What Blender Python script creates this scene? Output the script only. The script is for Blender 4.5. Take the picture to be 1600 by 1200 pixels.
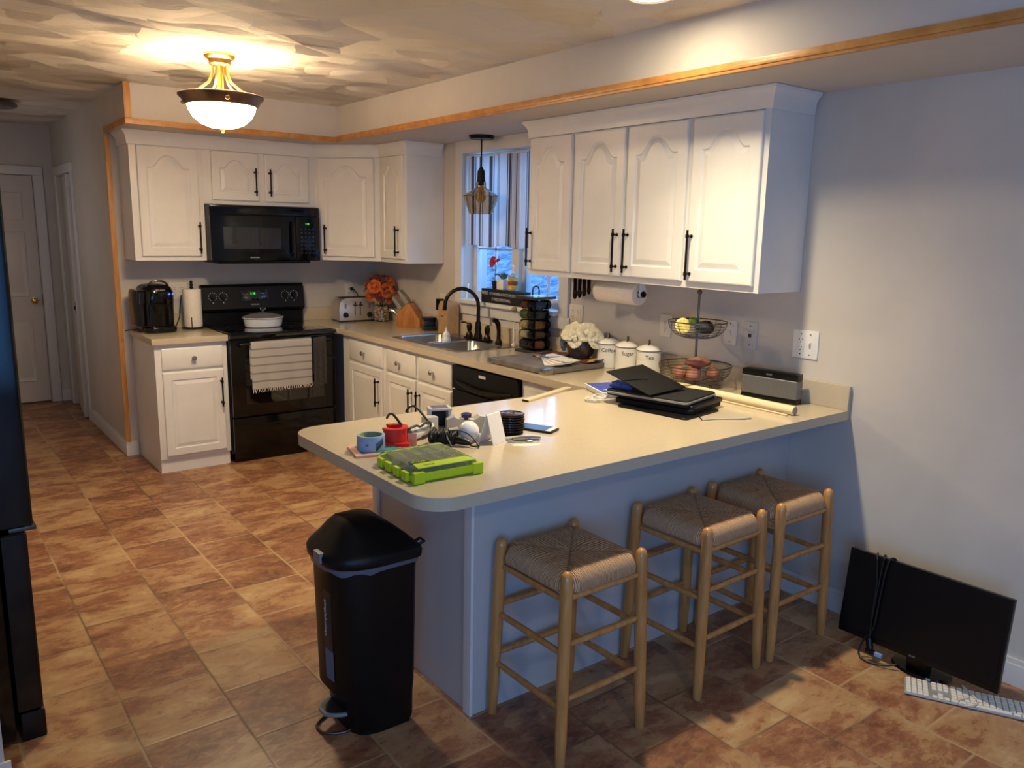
import bpy, bmesh, math, random
from mathutils import Vector, Matrix, Euler, Quaternion
random.seed(7)
PI = math.pi
for o in list(bpy.data.objects): bpy.data.objects.remove(o)
SC = bpy.context.scene
COL = SC.collection

# ------------------------------------------------------------------ camera
CAM = Vector((-3.1944, -6.073, 1.6387)); yaw, pitch, roll = 0.6569, -0.1884, 0.0199
fw = Vector((math.sin(yaw)*math.cos(pitch), math.cos(yaw)*math.cos(pitch), math.sin(pitch)))
rt = Vector((math.cos(yaw), -math.sin(yaw), 0)); up = rt.cross(fw)
r2 = rt*math.cos(roll)+up*math.sin(roll); u2 = -rt*math.sin(roll)+up*math.cos(roll)
cd = bpy.data.cameras.new('camera'); cam = bpy.data.objects.new('camera', cd); COL.objects.link(cam)
cam.matrix_world = Matrix(((r2.x,u2.x,-fw.x,CAM.x),(r2.y,u2.y,-fw.y,CAM.y),(r2.z,u2.z,-fw.z,CAM.z),(0,0,0,1)))
cd.sensor_fit = 'HORIZONTAL'; cd.sensor_width = 36; cd.lens = 36*1244.75/1600; cd.clip_start = .02
SC.camera = cam
# ------------------------------------------------------------------ world, exposure, daylight
SC.view_settings.view_transform = 'Standard'; SC.view_settings.look = 'None'
SC.view_settings.gamma = 1; SC.view_settings.use_curve_mapping = False
SC.view_settings.exposure = 0.10
W = bpy.data.worlds.new('dusk_sky'); SC.world = W; W.use_nodes = True
wn = W.node_tree.nodes; wl = W.node_tree.links
bg = wn['Background']; bg.inputs['Color'].default_value = (.15,.41,1,1); bg.inputs['Strength'].default_value = 1.9

def area(name, loc, target, sx, sy, power, color, spread=PI):
    l = bpy.data.lights.new(name,'AREA'); l.shape='RECTANGLE'; l.size=sx; l.size_y=sy; l.energy=power; l.color=color; l.spread=spread
    o = bpy.data.objects.new(name,l); COL.objects.link(o); o.location = loc
    o.rotation_euler = (Vector(target)-Vector(loc)).to_track_quat('-Z','Y').to_euler(); return o
# daylight through the glass door of the room behind the camera, and through the kitchen window
DAYL = area('daylight_patio_door', (-2.95,-8.95,1.15), (-.3,-4.3,.9), 1.8, 1.8, 9, (.20,.50,1))
HALL = area('hall_fill_light', (-3.08,.9,1.3), (-2.0,1.2,1.1), .7, 1.6, 3.0, (.92,.93,1))  # unseen fill added to brighten the hall, no window behind it
DAYS = area('daylight_side_window', (-3.78,-6.75,1.20), (0,-6.0,1.05), 1.15, 1.15, 33, (.17,.46,1))
DAYW = area('daylight_kitchen_window', (.32,-1.87,1.75), (-1.6,-2.2,.9), .95, .9, 11, (.20,.50,1))
DINL = area('dining_fill_light', (-2.6,-7.0,2.40), (-2.6,-7.0,0), .30,.30, 12, (1,.84,.57))  # unseen warm fill, raised to lift the dark wall under the cabinets
# ------------------------------------------------------------------ materials
def lin(c):
    return tuple(((v/255)/12.92 if v/255<=.04045 else ((v/255+.055)/1.055)**2.4) for v in c)+(1,)
MATS = {}
def mat(name, rgb, rough=.5, metal=0, coat=0, spec=.5, trans=0, ior=1.45, emis=None, es=0, alpha=1, sheen=0):
    m = bpy.data.materials.new(name); m.use_nodes = True; b = m.node_tree.nodes['Principled BSDF']
    b.inputs['Base Color'].default_value = lin(rgb); b.inputs['Roughness'].default_value = rough
    b.inputs['Metallic'].default_value = metal; b.inputs['Coat Weight'].default_value = coat
    b.inputs['Specular IOR Level'].default_value = spec; b.inputs['Transmission Weight'].default_value = trans
    b.inputs['IOR'].default_value = ior; b.inputs['Alpha'].default_value = alpha; b.inputs['Sheen Weight'].default_value = sheen
    if emis: b.inputs['Emission Color'].default_value = lin(emis); b.inputs['Emission Strength'].default_value = es
    MATS[name] = m; return m
class NT:
    def __init__(s, m): s.t=m.node_tree; s.n=s.t.nodes; s.l=s.t.links; s.b=s.n['Principled BSDF']
    def node(s, typ, **kw):
        n = s.n.new(typ)
        for k,v in kw.items(): setattr(n,k,v)
        return n
    def put(s, sock, v):
        if isinstance(v,(int,float,tuple)): sock.default_value = v
        else: s.l.new(v, sock)
    def math(s, op, a, b=None, c=None):
        n = s.node('ShaderNodeMath', operation=op); s.put(n.inputs[0],a)
        if b is not None: s.put(n.inputs[1],b)
        if c is not None: s.put(n.inputs[2],c)
        return n.outputs[0]
    def mix(s, f, a, b, blend='MIX'):
        n = s.node('ShaderNodeMix', data_type='RGBA', blend_type=blend); s.put(n.inputs[0],f); s.put(n.inputs[6],a); s.put(n.inputs[7],b); return n.outputs[2]
    def coord(s, kind='Object'): return s.node('ShaderNodeTexCoord').outputs[kind]
    def mapping(s, v, scale=(1,1,1), loc=(0,0,0), rot=(0,0,0)):
        n = s.node('ShaderNodeMapping'); s.l.new(v,n.inputs[0]); n.inputs['Scale'].default_value=scale; n.inputs['Location'].default_value=loc; n.inputs['Rotation'].default_value=rot; return n.outputs[0]
    def noise(s, v, scale, detail=4, rough=.55, dist=0, out='Fac'):
        n = s.node('ShaderNodeTexNoise'); s.l.new(v,n.inputs['Vector']); n.inputs['Scale'].default_value=scale; n.inputs['Detail'].default_value=detail; n.inputs['Roughness'].default_value=rough; n.inputs['Distortion'].default_value=dist; return n.outputs[out]
    def ramp(s, f, stops):
        n = s.node('ShaderNodeValToRGB'); s.l.new(f,n.inputs[0]); e=n.color_ramp.elements
        while len(e)<len(stops): e.new(.5)
        for i,(p,c) in enumerate(stops): e[i].position=p; e[i].color=c if len(c)==4 else tuple(c)+(1,)
        return n.outputs[0]
    def bump(s, h, strength=.3, dist=.01):
        n = s.node('ShaderNodeBump'); s.l.new(h,n.inputs['Height']); n.inputs['Strength'].default_value=strength; n.inputs['Distance'].default_value=dist
        s.l.new(n.outputs[0], s.b.inputs['Normal']); return n.outputs[0]
    def color(s, c): s.l.new(c, s.b.inputs['Base Color'])
def noisy(name, rgb, rgb2, scale, rough=.5, bump=0, stretch=(1,1,1), detail=4, dist=.3, lo=.35, hi=.65, **k):
    m = mat(name, rgb, rough, **k); t = NT(m); v = t.mapping(t.coord(), stretch); f = t.noise(v, scale, detail, .6, dist)
    t.color(t.ramp(f, [(lo,lin(rgb)),(hi,lin(rgb2))]))
    if bump: t.bump(f, bump, .004)
    return m
m_wall = noisy('wall_paint', (198,190,180), (204,196,186), 3, .75, 0)
m_hall = m_wall
m_white = noisy('white_cabinet_paint', (222,219,213), (228,225,219), 4, .33, 0)
m_trimw = mat('white_trim_paint', (218,215,210), .4)
m_doorw = mat('door_white_paint', (205,198,190), .45)
m_oak = noisy('oak_trim', (206,148,82), (182,122,60), 14, .35, .05, (1,1,1))
m_oak2 = noisy('oak_trim_vertical', (206,148,82), (184,124,62), 14, .4, .05, (3,3,.3))
m_stoolw = noisy('honey_pine', (200,146,84), (172,118,62), 9, .33, .03, (5,5,.5), coat=.3)
m_block = noisy('acacia_block', (190,126,66), (160,98,46), 10, .4, .02, (6,1,1))
m_black = mat('black_enamel', (6,6,7), .10, spec=.5)
m_bplast = mat('black_plastic', (10,10,11), .32, spec=.4)
m_bplast2 = mat('soft_black_plastic', (13,13,14), .38, spec=.35)
m_bmatte = mat('matte_black', (16,15,15), .6)
m_bglass = mat('black_glass', (5,5,7), .04, coat=1)
m_handle = mat('dark_bronze_metal', (34,27,23), .38, metal=.85)
m_bronze = mat('oil_rubbed_bronze', (52,42,38), .25, metal=.9)
m_nickel = mat('brushed_nickel', (190,184,176), .25, metal=1)
m_steel = mat('stainless_steel', (176,172,166), .27, metal=1)
m_steel_d = mat('dark_steel', (96,94,92), .32, metal=1)
m_chrome = mat('chrome', (220,220,220), .08, metal=1)
m_brass = mat('satin_brass', (205,150,84), .3, metal=1)
m_pewter = mat('antique_pewter_metal', (112,104,95), .3, metal=.9)
m_glass = mat('clear_glass', (255,255,255), .03, trans=1, ior=1.45)
m_amber = mat('amber_glass', (228,204,176), .03, trans=1, ior=1.3)
m_white_c = mat('white_ceramic', (232,230,225), .15, coat=.4)
m_enamel = mat('cream_enamel', (232,230,220), .22, coat=.3)
m_greyrim = mat('grey_enamel_rim', (128,122,112), .35)
m_wplast = mat('white_plastic', (226,224,220), .4)
m_cord = mat('black_cord', (12,12,13), .5)
m_lcord = mat('white_cord', (220,216,208), .5)
m_plate = mat('cream_wall_plate', (222,214,200), .35)
m_slot = mat('outlet_slot', (60,52,46), .6)
m_paper = mat('paper', (232,226,216), .8)
m_towelp = noisy('paper_towel', (232,222,208), (226,215,200), 60, .9, .15)
m_green_led = mat('green_display', (20,60,20), .5, emis=(70,255,90), es=1.2)
m_blue_led = mat('blue_button_light', (20,30,120), .5, emis=(40,60,255), es=6)
m_label = mat('pale_print', (200,200,200), .6)
m_dprint = mat('dark_print', (40,38,36), .7)
m_grey_p = mat('grey_plastic', (128,128,130), .4)
m_grey_l = mat('light_grey_plastic', (186,184,180), .4)
m_lime = mat('lime_green_plastic', (176,205,30), .35)
m_clearp = mat('clear_plastic', (235,238,230), .08, trans=.9, ior=1.15)
m_red = mat('red_plastic', (205,38,34), .35)
m_leafg = mat('leaf_green', (66,92,44), .5)
m_leaf2 = mat('dusty_green', (92,120,96), .6)
m_blue_cloth = mat('royal_blue_fabric', (34,72,170), .85, sheen=.3)
m_kraft = noisy('kraft_paper', (184,148,108), (170,134,94), 40, .85, .05)
m_bag = mat('trash_bag_film', (96,102,114), .35)
m_fabric_b = noisy('black_fabric', (12,12,13), (18,18,19), 180, .9, .1)
m_satin_b = mat('black_satin', (10,10,11), .6, spec=.3)

# floor: stone-look tiles laid in staggered columns
m_floor = mat('stone_tile', (180,130,90), .34); t = NT(m_floor)
co = t.node('ShaderNodeSeparateXYZ'); g = t.node('ShaderNodeNewGeometry'); t.l.new(g.outputs['Position'], co.inputs[0])
tw, th = .3085, .320
cx = t.math('DIVIDE', t.math('ADD', co.outputs[0], 2.412+tw*40), tw); ci = t.math('FLOOR', cx); cf = t.math('FRACT', cx)
off = t.math('MULTIPLY', t.math('MODULO', ci, 2.0), .5)
cy = t.math('ADD', t.math('DIVIDE', t.math('ADD', co.outputs[1], 3.085+th*40), th), off); ri = t.math('FLOOR', cy); rf = t.math('FRACT', cy)
ex = t.math('MULTIPLY', t.math('MINIMUM', cf, t.math('SUBTRACT',1.0,cf)), tw); ey = t.math('MULTIPLY', t.math('MINIMUM', rf, t.math('SUBTRACT',1.0,rf)), th)
edge = t.math('MINIMUM', ex, ey)
cid = t.node('ShaderNodeCombineXYZ'); t.l.new(ci,cid.inputs[0]); t.l.new(ri,cid.inputs[1])
wnz = t.node('ShaderNodeTexWhiteNoise', noise_dimensions='3D'); t.l.new(cid.outputs[0], wnz.inputs['Vector'])
offv = t.node('ShaderNodeVectorMath', operation='SCALE'); t.l.new(wnz.outputs['Color'], offv.inputs[0]); offv.inputs['Scale'].default_value = 37
addv = t.node('ShaderNodeVectorMath', operation='ADD'); t.l.new(g.outputs['Position'], addv.inputs[0]); t.l.new(offv.outputs[0], addv.inputs[1])
st = t.mapping(addv.outputs[0], (1,1.7,1))
big = t.noise(st, 3.6, 10, .66, .35); fine = t.noise(st, 17, 8, .72, .6); vein = t.noise(st, 5, 9, .72, 1.1)
sel = t.math('ADD', big, t.math('MULTIPLY', t.math('SUBTRACT', wnz.outputs['Value'], .5), .13))
sel = t.math('ADD', sel, t.math('MULTIPLY', t.math('SUBTRACT', vein, .5), .22))
basec = t.ramp(sel, [(.34,lin((108,68,50))),(.43,lin((134,86,62))),(.495,lin((144,98,70))),(.522,lin((164,124,88))),(.58,lin((168,132,95))),(.68,lin((188,158,118)))])
c2 = t.mix(t.ramp(fine, [(.46,(0,0,0)),(.64,(1,1,1))]), basec, lin((180,144,104)))
c2 = t.mix(.45, basec, c2)
c3 = t.mix(t.ramp(fine, [(.30,(.85,.85,.85)),(.42,(0,0,0))]), c2, lin((112,70,46)))
isg = t.ramp(edge, [(.0026,(1,1,1)),(.0046,(0,0,0))])
gc = t.mix(t.ramp(t.noise(g.outputs['Position'], 1.3, 2), [(.42,(0,0,0)),(.6,(1,1,1))]), lin((108,82,58)), lin((190,162,126)))
t.color(t.mix(isg, c3, gc))
hh = t.math('SUBTRACT', t.math('MULTIPLY', fine, .45), isg); t.bump(hh, .35, .0025)
t.l.new(t.ramp(fine, [(.3,(.5,.5,.5)),(.7,(.30,.30,.30))]), t.b.inputs['Roughness'])

# ceiling: overlapping trowel sweeps
m_ceil = mat('swept_plaster', (216,208,196), .8); t = NT(m_ceil)
g = t.node('ShaderNodeNewGeometry'); wv = t.noise(g.outputs['Position'], 1.7, 2, .5, 0, 'Color')
wa = t.node('ShaderNodeVectorMath', operation='MULTIPLY_ADD'); t.l.new(wv, wa.inputs[0]); wa.inputs[1].default_value=(.5,.5,0); t.l.new(g.outputs['Position'], wa.inputs[2])
hs = None
for sc_, rot_, w_ in ((2.6,.5,1.0),(3.4,1.2,.6)):
    mp = t.mapping(wa.outputs[0], (1.0,1.45,0), (sc_,1,0), (0,0,rot_))
    v = t.node('ShaderNodeTexVoronoi', feature='F1'); t.l.new(mp, v.inputs['Vector']); v.inputs['Scale'].default_value = sc_; v.inputs['Randomness'].default_value=1
    d = t.node('ShaderNodeVectorMath', operation='SUBTRACT'); t.l.new(v.outputs['Position'], d.inputs[1])
    ms = t.node('ShaderNodeVectorMath', operation='SCALE'); t.l.new(mp, ms.inputs[0]); ms.inputs['Scale'].default_value = sc_; t.l.new(ms.outputs[0], d.inputs[0])
    cs = t.node('ShaderNodeVectorMath', operation='SUBTRACT'); t.l.new(v.outputs['Color'], cs.inputs[0]); cs.inputs[1].default_value=(.5,.5,.5)
    dt = t.node('ShaderNodeVectorMath', operation='DOT_PRODUCT'); t.l.new(d.outputs[0], dt.inputs[0]); t.l.new(cs.outputs[0], dt.inputs[1])
    h = t.math('MULTIPLY', dt.outputs['Value'], w_); hs = h if hs is None else t.math('ADD', hs, h)
hs = t.math('ADD', hs, t.math('MULTIPLY', t.noise(t.mapping(wa.outputs[0],(1,6,1)), 22, 4), .03))
t.bump(hs, 1.0, .17)

# laminate with fine speckle
m_lam = mat('sand_laminate', (200,182,152), .17, coat=.15); t = NT(m_lam)
s1 = t.noise(t.coord(), 420, 3, .7); s2 = t.noise(t.coord(), 90, 3)
t.color(t.mix(t.ramp(s1,[(.34,(.6,.6,.6)),(.42,(0,0,0))]), t.mix(s2, lin((200,186,160)), lin((190,175,150))), lin((164,147,122))))

# rush seat: strands square to each rail, meeting on the diagonals
m_rush = mat('woven_rush', (176,158,128), .75); t = NT(m_rush)
sx = t.node('ShaderNodeSeparateXYZ'); t.l.new(t.coord(), sx.inputs[0])
ax = t.math('ABSOLUTE', sx.outputs[0]); ay = t.math('ABSOLUTE', sx.outputs[1])
wob = t.math('MULTIPLY', t.noise(t.coord(), 14, 3), .012)
s = t.math('ADD', t.math('MINIMUM', ax, ay), wob)
st_ = t.math('ABSOLUTE', t.math('SINE', t.math('MULTIPLY', s, PI/.0058)))
dia = t.math('ABSOLUTE', t.math('SUBTRACT', ax, ay))
dk = t.ramp(dia, [(.0,(.55,.55,.55)),(.006,(0,0,0))])
cc = t.mix(t.ramp(st_, [(.0,(1,1,1)),(.5,(0,0,0))]), t.mix(t.noise(t.mapping(t.coord(),(1,1,1)), 60, 3), lin((196,150,112)), lin((234,194,150))), lin((92,76,56)))
t.color(t.mix(dk, cc, lin((70,56,42)))); t.bump(t.math('SUBTRACT', st_, dk), .9, .004)

# fabrics with stripes
def stripes(name, axis, base, line, period, duty, rough=.9, extra=None):
    m = mat(name, base, rough); t = NT(m); sx = t.node('ShaderNodeSeparateXYZ'); t.l.new(t.coord(), sx.inputs[0])
    f = t.math('FRACT', t.math('DIVIDE', t.math('ADD', sx.outputs[axis], 10), period)); k = t.math('LESS_THAN', f, duty)
    t.color(t.mix(k, lin(base), lin(line))); t.bump(t.noise(t.coord(), 400, 2), .2, .002); return m
m_towel1 = stripes('striped_towel', 2, (226,220,212), (176,168,160), .056, .20)
m_towel2 = noisy('grey_knit_towel', (70,68,66), (98,94,90), 130, .95, .3)
# curtain: grey bands of changing width with thin dark stitched lines
m_curt = mat('striped_curtain', (212,208,206), .9); t = NT(m_curt); uvn = t.coord('UV'); sx = t.node('ShaderNodeSeparateXYZ'); t.l.new(uvn, sx.inputs[0])
f = t.math('FRACT', t.math('MULTIPLY', sx.outputs[0], 5.0))
cR = t.node('ShaderNodeValToRGB'); t.l.new(f, cR.inputs[0]); cR.color_ramp.interpolation='CONSTANT'; e=cR.color_ramp.elements
stp=[(0,(214,212,214)),(.16,(60,54,52)),(.19,(214,212,214)),(.24,(82,78,78)),(.44,(214,212,214)),(.47,(120,116,116)),(.50,(214,212,214)),(.62,(60,54,52)),(.64,(206,202,200)),(.80,(96,92,90)),(.86,(214,212,214)),(.90,(120,114,112)),(.92,(214,212,214))]
while len(e)<len(stp): e.new(.5)
for i,(p_,c_) in enumerate(stp): e[i].position=p_; e[i].color=lin(c_)
t.color(cR.outputs[0])
tl = t.node('ShaderNodeBsdfTranslucent'); t.l.new(cR.outputs[0], tl.inputs['Color']); mx = t.node('ShaderNodeMixShader'); mx.inputs[0].default_value=.32
t.l.new(t.b.outputs[0], mx.inputs[1]); t.l.new(tl.outputs[0], mx.inputs[2]); t.l.new(mx.outputs[0], t.n['Material Output'].inputs[0])
# window glass: mostly clear, thin
m_pane = bpy.data.materials.new('window_glass'); m_pane.use_nodes=True; tt=m_pane.node_tree; tt.nodes.clear()
o_=tt.nodes.new('ShaderNodeOutputMaterial'); a_=tt.nodes.new('ShaderNodeBsdfTransparent'); b_=tt.nodes.new('ShaderNodeBsdfGlossy'); b_.inputs['Roughness'].default_value=.02
x_=tt.nodes.new('ShaderNodeMixShader'); x_.inputs[0].default_value=.07; tt.links.new(a_.outputs[0],x_.inputs[1]); tt.links.new(b_.outputs[0],x_.inputs[2]); tt.links.new(x_.outputs[0],o_.inputs[0])
m_ground = mat('leaf_littered_ground', (150,160,175), .95); t=NT(m_ground); n1=t.noise(t.mapping(t.coord(),(1,1,1)),3.2,10,.75,.8)
t.color(t.ramp(n1,[(.38,lin((120,132,150))),(.50,lin((190,198,208))),(.60,lin((235,238,242)))])); 
m_bark = noisy('bark', (90,80,74), (60,54,50), 8, .9, .3)
m_bowl = mat('frosted_bowl_glass', (255,250,240), .4, emis=(255,216,162), es=30)
m_bulb = mat('lit_bulb', (255,240,210), .4, emis=(255,206,140), es=25)

# ------------------------------------------------------------------ mesh helpers
def cr(pts,n=6,closed=False):
    P=[Vector(p) for p in pts]; m=len(P); out=[]
    for i in range(m if closed else m-1):
        a,b,c,d=(P[(i-1)%m] if closed or i else P[0]),P[i],P[(i+1)%m],(P[(i+2)%m] if closed or i+2<m else P[-1])
        for k in range(n):
            t=k/n; out.append(.5*((2*b)+(c-a)*t+(2*a-5*b+4*c-d)*t*t+(3*b-a-3*c+d)*t*t*t))
    if not closed: out.append(P[-1])
    return out
class B:
    def __init__(s): s.bm = bmesh.new()
    def _xf(s, vs, M):
        if M is not None: bmesh.ops.transform(s.bm, matrix=M, verts=vs)
    def box(s, c, d, bev=0, seg=2, M=None):
        r = bmesh.ops.create_cube(s.bm, size=1); vs = r['verts']
        bmesh.ops.scale(s.bm, vec=d, verts=vs)
        if bev:
            es = list({e for v in vs for e in v.link_edges}); q = bmesh.ops.bevel(s.bm, geom=es, offset=bev, segments=seg, affect='EDGES', profile=.7)
            vs = list(set(q['verts'])|{v for v in vs if v.is_valid})
            vs = list({v for f in q['faces'] for v in f.verts}|set(vs))
        bmesh.ops.translate(s.bm, vec=c, verts=vs); s._xf(vs, M); return s
    def bx(s, x0,x1,y0,y1,z0,z1,bev=0,seg=2,M=None):
        return s.box(((x0+x1)/2,(y0+y1)/2,(z0+z1)/2),(abs(x1-x0),abs(y1-y0),abs(z1-z0)),bev,seg,M)
    def cyl(s, p0, p1, r0, r1=None, seg=20, M=None):
        p0=Vector(p0);p1=Vector(p1);r1=r0 if r1 is None else r1; d=p1-p0
        q=d.to_track_quat('Z','Y').to_matrix().to_4x4(); q.translation=(p0+p1)/2
        r=bmesh.ops.create_cone(s.bm,cap_ends=True,segments=seg,radius1=max(r0,1e-5),radius2=max(r1,1e-5),depth=d.length,matrix=q); s._xf(r['verts'],M); return s
    def sph(s, c, r, sc=(1,1,1), u=20, v=12, M=None):
        q=bmesh.ops.create_uvsphere(s.bm,u_segments=u,v_segments=v,radius=r); vs=q['verts']; bmesh.ops.scale(s.bm,vec=sc,verts=vs); bmesh.ops.translate(s.bm,vec=c,verts=vs); s._xf(vs,M); return s
    def lathe(s, prof, c=(0,0,0), seg=32, M=None, sx=1, sy=1):
        rings=[];c=Vector(c); vs=[]
        for (r,z) in prof:
            if r<1e-6: rg=[s.bm.verts.new(c+Vector((0,0,z)))]
            else: rg=[s.bm.verts.new(c+Vector((r*sx*math.cos(2*PI*i/seg),r*sy*math.sin(2*PI*i/seg),z))) for i in range(seg)]
            rings.append(rg); vs+=rg
        for a,b in zip(rings,rings[1:]):
            if len(a)==1 and len(b)==1: continue
            for i in range(seg):
                j=(i+1)%seg
                if len(a)==1: s.bm.faces.new((a[0],b[j],b[i]))
                elif len(b)==1: s.bm.faces.new((a[i],a[j],b[0]))
                else: s.bm.faces.new((a[i],a[j],b[j],b[i]))
        s._xf(vs,M); return s
    def tube(s, pts, r, seg=8, closed=False, M=None, radii=None):
        pts=[Vector(p) for p in pts]; n=len(pts); rings=[]; vs=[]; ref=None
        for i,p in enumerate(pts):
            if closed: t=(pts[(i+1)%n]-pts[i-1])
            else: t=(pts[min(i+1,n-1)]-pts[max(i-1,0)])
            if t.length<1e-9: t=Vector((0,0,1))
            t.normalize()
            if ref is None:
                ref=Vector((0,0,1)) if abs(t.z)<.9 else Vector((1,0,0))
            a=ref-t*ref.dot(t)
            if a.length<1e-6: a=t.orthogonal()
            a.normalize(); b=t.cross(a); ref=a; rr=radii[i] if radii else r
            rg=[s.bm.verts.new(p+(a*math.cos(2*PI*k/seg)+b*math.sin(2*PI*k/seg))*rr) for k in range(seg)]; rings.append(rg); vs+=rg
        m=n if closed else n-1
        for i in range(m):
            a,b=rings[i],rings[(i+1)%n]
            for k in range(seg):
                j=(k+1)%seg; s.bm.faces.new((a[k],a[j],b[j],b[k]))
        if not closed:
            s.bm.faces.new(list(reversed(rings[0]))); s.bm.faces.new(rings[-1])
        s._xf(vs,M); return s
    def prism(s, poly, z0, z1, bev=0, M=None, seg=2):
        a=[s.bm.verts.new((x,y,z0)) for x,y in poly]; b=[s.bm.verts.new((x,y,z1)) for x,y in poly]; n=len(poly)
        fs=[s.bm.faces.new(list(reversed(a))),s.bm.faces.new(b)]
        for i in range(n): fs.append(s.bm.faces.new((a[i],a[(i+1)%n],b[(i+1)%n],b[i])))
        vs=a+b
        if bev:
            es=[e for f in fs[:2] for e in f.edges]; q=bmesh.ops.bevel(s.bm,geom=es,offset=bev,segments=seg,affect='EDGES',profile=.7)
            vs=list({v for f in q['faces'] for v in f.verts}|{v for v in vs if v.is_valid})
        s._xf(vs,M); return s
    def loops(s, ls, cap0=False, cap1=False, M=None):
        rs=[[s.bm.verts.new(p) for p in l] for l in ls]; n=len(rs[0])
        for a,b in zip(rs,rs[1:]):
            for i in range(n): s.bm.faces.new((a[i],a[(i+1)%n],b[(i+1)%n],b[i]))
        if cap0: s.bm.faces.new(list(reversed(rs[0])))
        if cap1: s.bm.faces.new(rs[-1])
        s._xf([v for r in rs for v in r],M); return s
    def grid(s, fn, nu, nv, uv=False, M=None):
        vs=[[s.bm.verts.new(fn(i/nu,j/nv)) for j in range(nv+1)] for i in range(nu+1)]
        ul=s.bm.loops.layers.uv.verify() if uv else None
        for i in range(nu):
            for j in range(nv):
                f=s.bm.faces.new((vs[i][j],vs[i+1][j],vs[i+1][j+1],vs[i][j+1]))
                if uv:
                    for l,(a,b) in zip(f.loops,((i,j),(i+1,j),(i+1,j+1),(i,j+1))): l[ul].uv=(a/nu,b/nv)
        s._xf([v for r in vs for v in r],M); return s
    def ob(s, name, m, parent=None, smooth=35, loc=None, fix=True):
        if fix: bmesh.ops.recalc_face_normals(s.bm, faces=s.bm.faces)
        me=bpy.data.meshes.new(name); s.bm.to_mesh(me); s.bm.free(); me.materials.append(m)
        if smooth:
            for p in me.polygons: p.use_smooth=True
            me.set_sharp_from_angle(angle=math.radians(smooth))
        o=bpy.data.objects.new(name,me); COL.objects.link(o)
        if parent: o.parent=parent
        if loc: o.location=loc
        return o
def thing(name,label,cat,loc=(0,0,0),rz=0,group=None,rot=None):
    o=bpy.data.objects.new(name,None); COL.objects.link(o); o.empty_display_size=.05; o.location=loc; o.rotation_euler=rot if rot else (0,0,rz)
    o['label']=label; o['category']=cat
    if group: o['group']=group
    return o
def tag(o,label,cat,group=None,kind=None):
    o['label']=label; o['category']=cat
    if group: o['group']=group
    if kind: o['kind']=kind
    return o
def struct(o,label=None,cat=None):
    o['kind']='structure'
    if label: o['label']=label
    if cat: o['category']=cat
    return o
def kids(o): return [c for c in bpy.data.objects if c.parent==o]
def dup(o, loc=None, rz=None, label=None, parent=None):
    ch=kids(o); c=o.copy(); COL.objects.link(c)
    if parent: c.parent=parent
    if loc is not None: c.location=loc
    if rz is not None: c.rotation_euler=(0,0,rz)
    if label: c['label']=label
    for k in ch: dup(k, parent=c)
    return c
def text(s, size, m, parent, M, name='lettering', extr=.0004, align='CENTER', sx=1, bend=None):
    cu=bpy.data.curves.new(name,'FONT'); cu.body=s; cu.size=size; cu.extrude=extr; cu.align_x=align; cu.align_y='CENTER'; cu.resolution_u=3
    o=bpy.data.objects.new(name,cu); COL.objects.link(o); bpy.context.view_layer.update()
    me=bpy.data.meshes.new_from_object(o.evaluated_get(bpy.context.evaluated_depsgraph_get())); bpy.data.objects.remove(o); bpy.data.curves.remove(cu)
    for v in me.vertices:
        v.co.x*=sx
        if bend:
            a=v.co.x/bend; v.co=Vector((math.sin(a)*(bend+v.co.z), v.co.y, math.cos(a)*(bend+v.co.z)-bend))
    me.transform(M); me.materials.clear(); me.materials.append(m)
    q=bpy.data.objects.new(name,me); COL.objects.link(q)
    if parent: q.parent=parent
    return q
def frame(x,y,z,right,upv):
    r=Vector(right).normalized(); u=Vector(upv).normalized(); n=r.cross(u)
    return Matrix(((r.x,u.x,n.x,x),(r.y,u.y,n.y,y),(r.z,u.z,n.z,z),(0,0,0,1)))
FY=lambda x,y,z: frame(x,y,z,(1,0,0),(0,0,1))      # facing -y
FX=lambda x,y,z: frame(x,y,z,(0,-1,0),(0,0,1))     # facing -x
def rz(a): return Matrix.Rotation(a,4,'Z')

# ------------------------------------------------------------------ the room
CE=2.482; SO=2.243; XL=-1.992
def wall(name, boxes, m=m_wall):
    b=B()
    for q in boxes: b.bx(*q)
    return struct(b.ob(name,m,smooth=0))
struct(B().bx(-4.0,.2,-9.2,2.6,-.1,0).ob('floor',m_floor,smooth=0))
struct(B().bx(-4.0,.2,-9.2,2.6,CE,CE+.1).ob('ceiling',m_ceil,smooth=0))
WY0,WY1,WZ0,WZ1=-2.40,-1.345,1.165,2.16
wall('wall_right',[(0,.2,-9.2,WY0,0,CE),(0,.2,WY1,2.6,0,CE),(0,.2,WY0,WY1,0,WZ0),(0,.2,WY0,WY1,WZ1,CE)])
wall('wall_back',[(XL,-.0,0,.12,0,CE)])
wall('wall_hall_right',[(XL,XL+.12,.12,1.38,0,CE),(XL,XL+.12,2.10,2.3,0,CE),(XL,XL+.12,1.38,2.10,2.04,CE)])
wall('wall_hall_end',[(-3.1,-2.935,2.3,2.42,0,CE),(-2.155,0,2.3,2.42,0,CE),(-2.935,-2.155,2.3,2.42,2.05,CE),(-2.935,-2.155,2.37,2.42,0,2.05)])  # last box backs the door, added to block sky light leaking round it
wall('wall_hall_left',[(-3.22,-3.10,-2.3,2.42,0,CE)])
wall('wall_left',[(-3.92,-3.80,-9.2,-7.35,0,CE),(-3.92,-3.80,-6.15,-2.3,0,CE),(-3.92,-3.80,-7.35,-6.15,0,.6),(-3.92,-3.80,-7.35,-6.15,1.8,CE),(-3.80,-3.22,-2.42,-2.3,0,CE)])
sw=thing('window_3','white framed window in the left wall of the dining area','window',(0,0,0)); sw['kind']='structure'
b=B()
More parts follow.
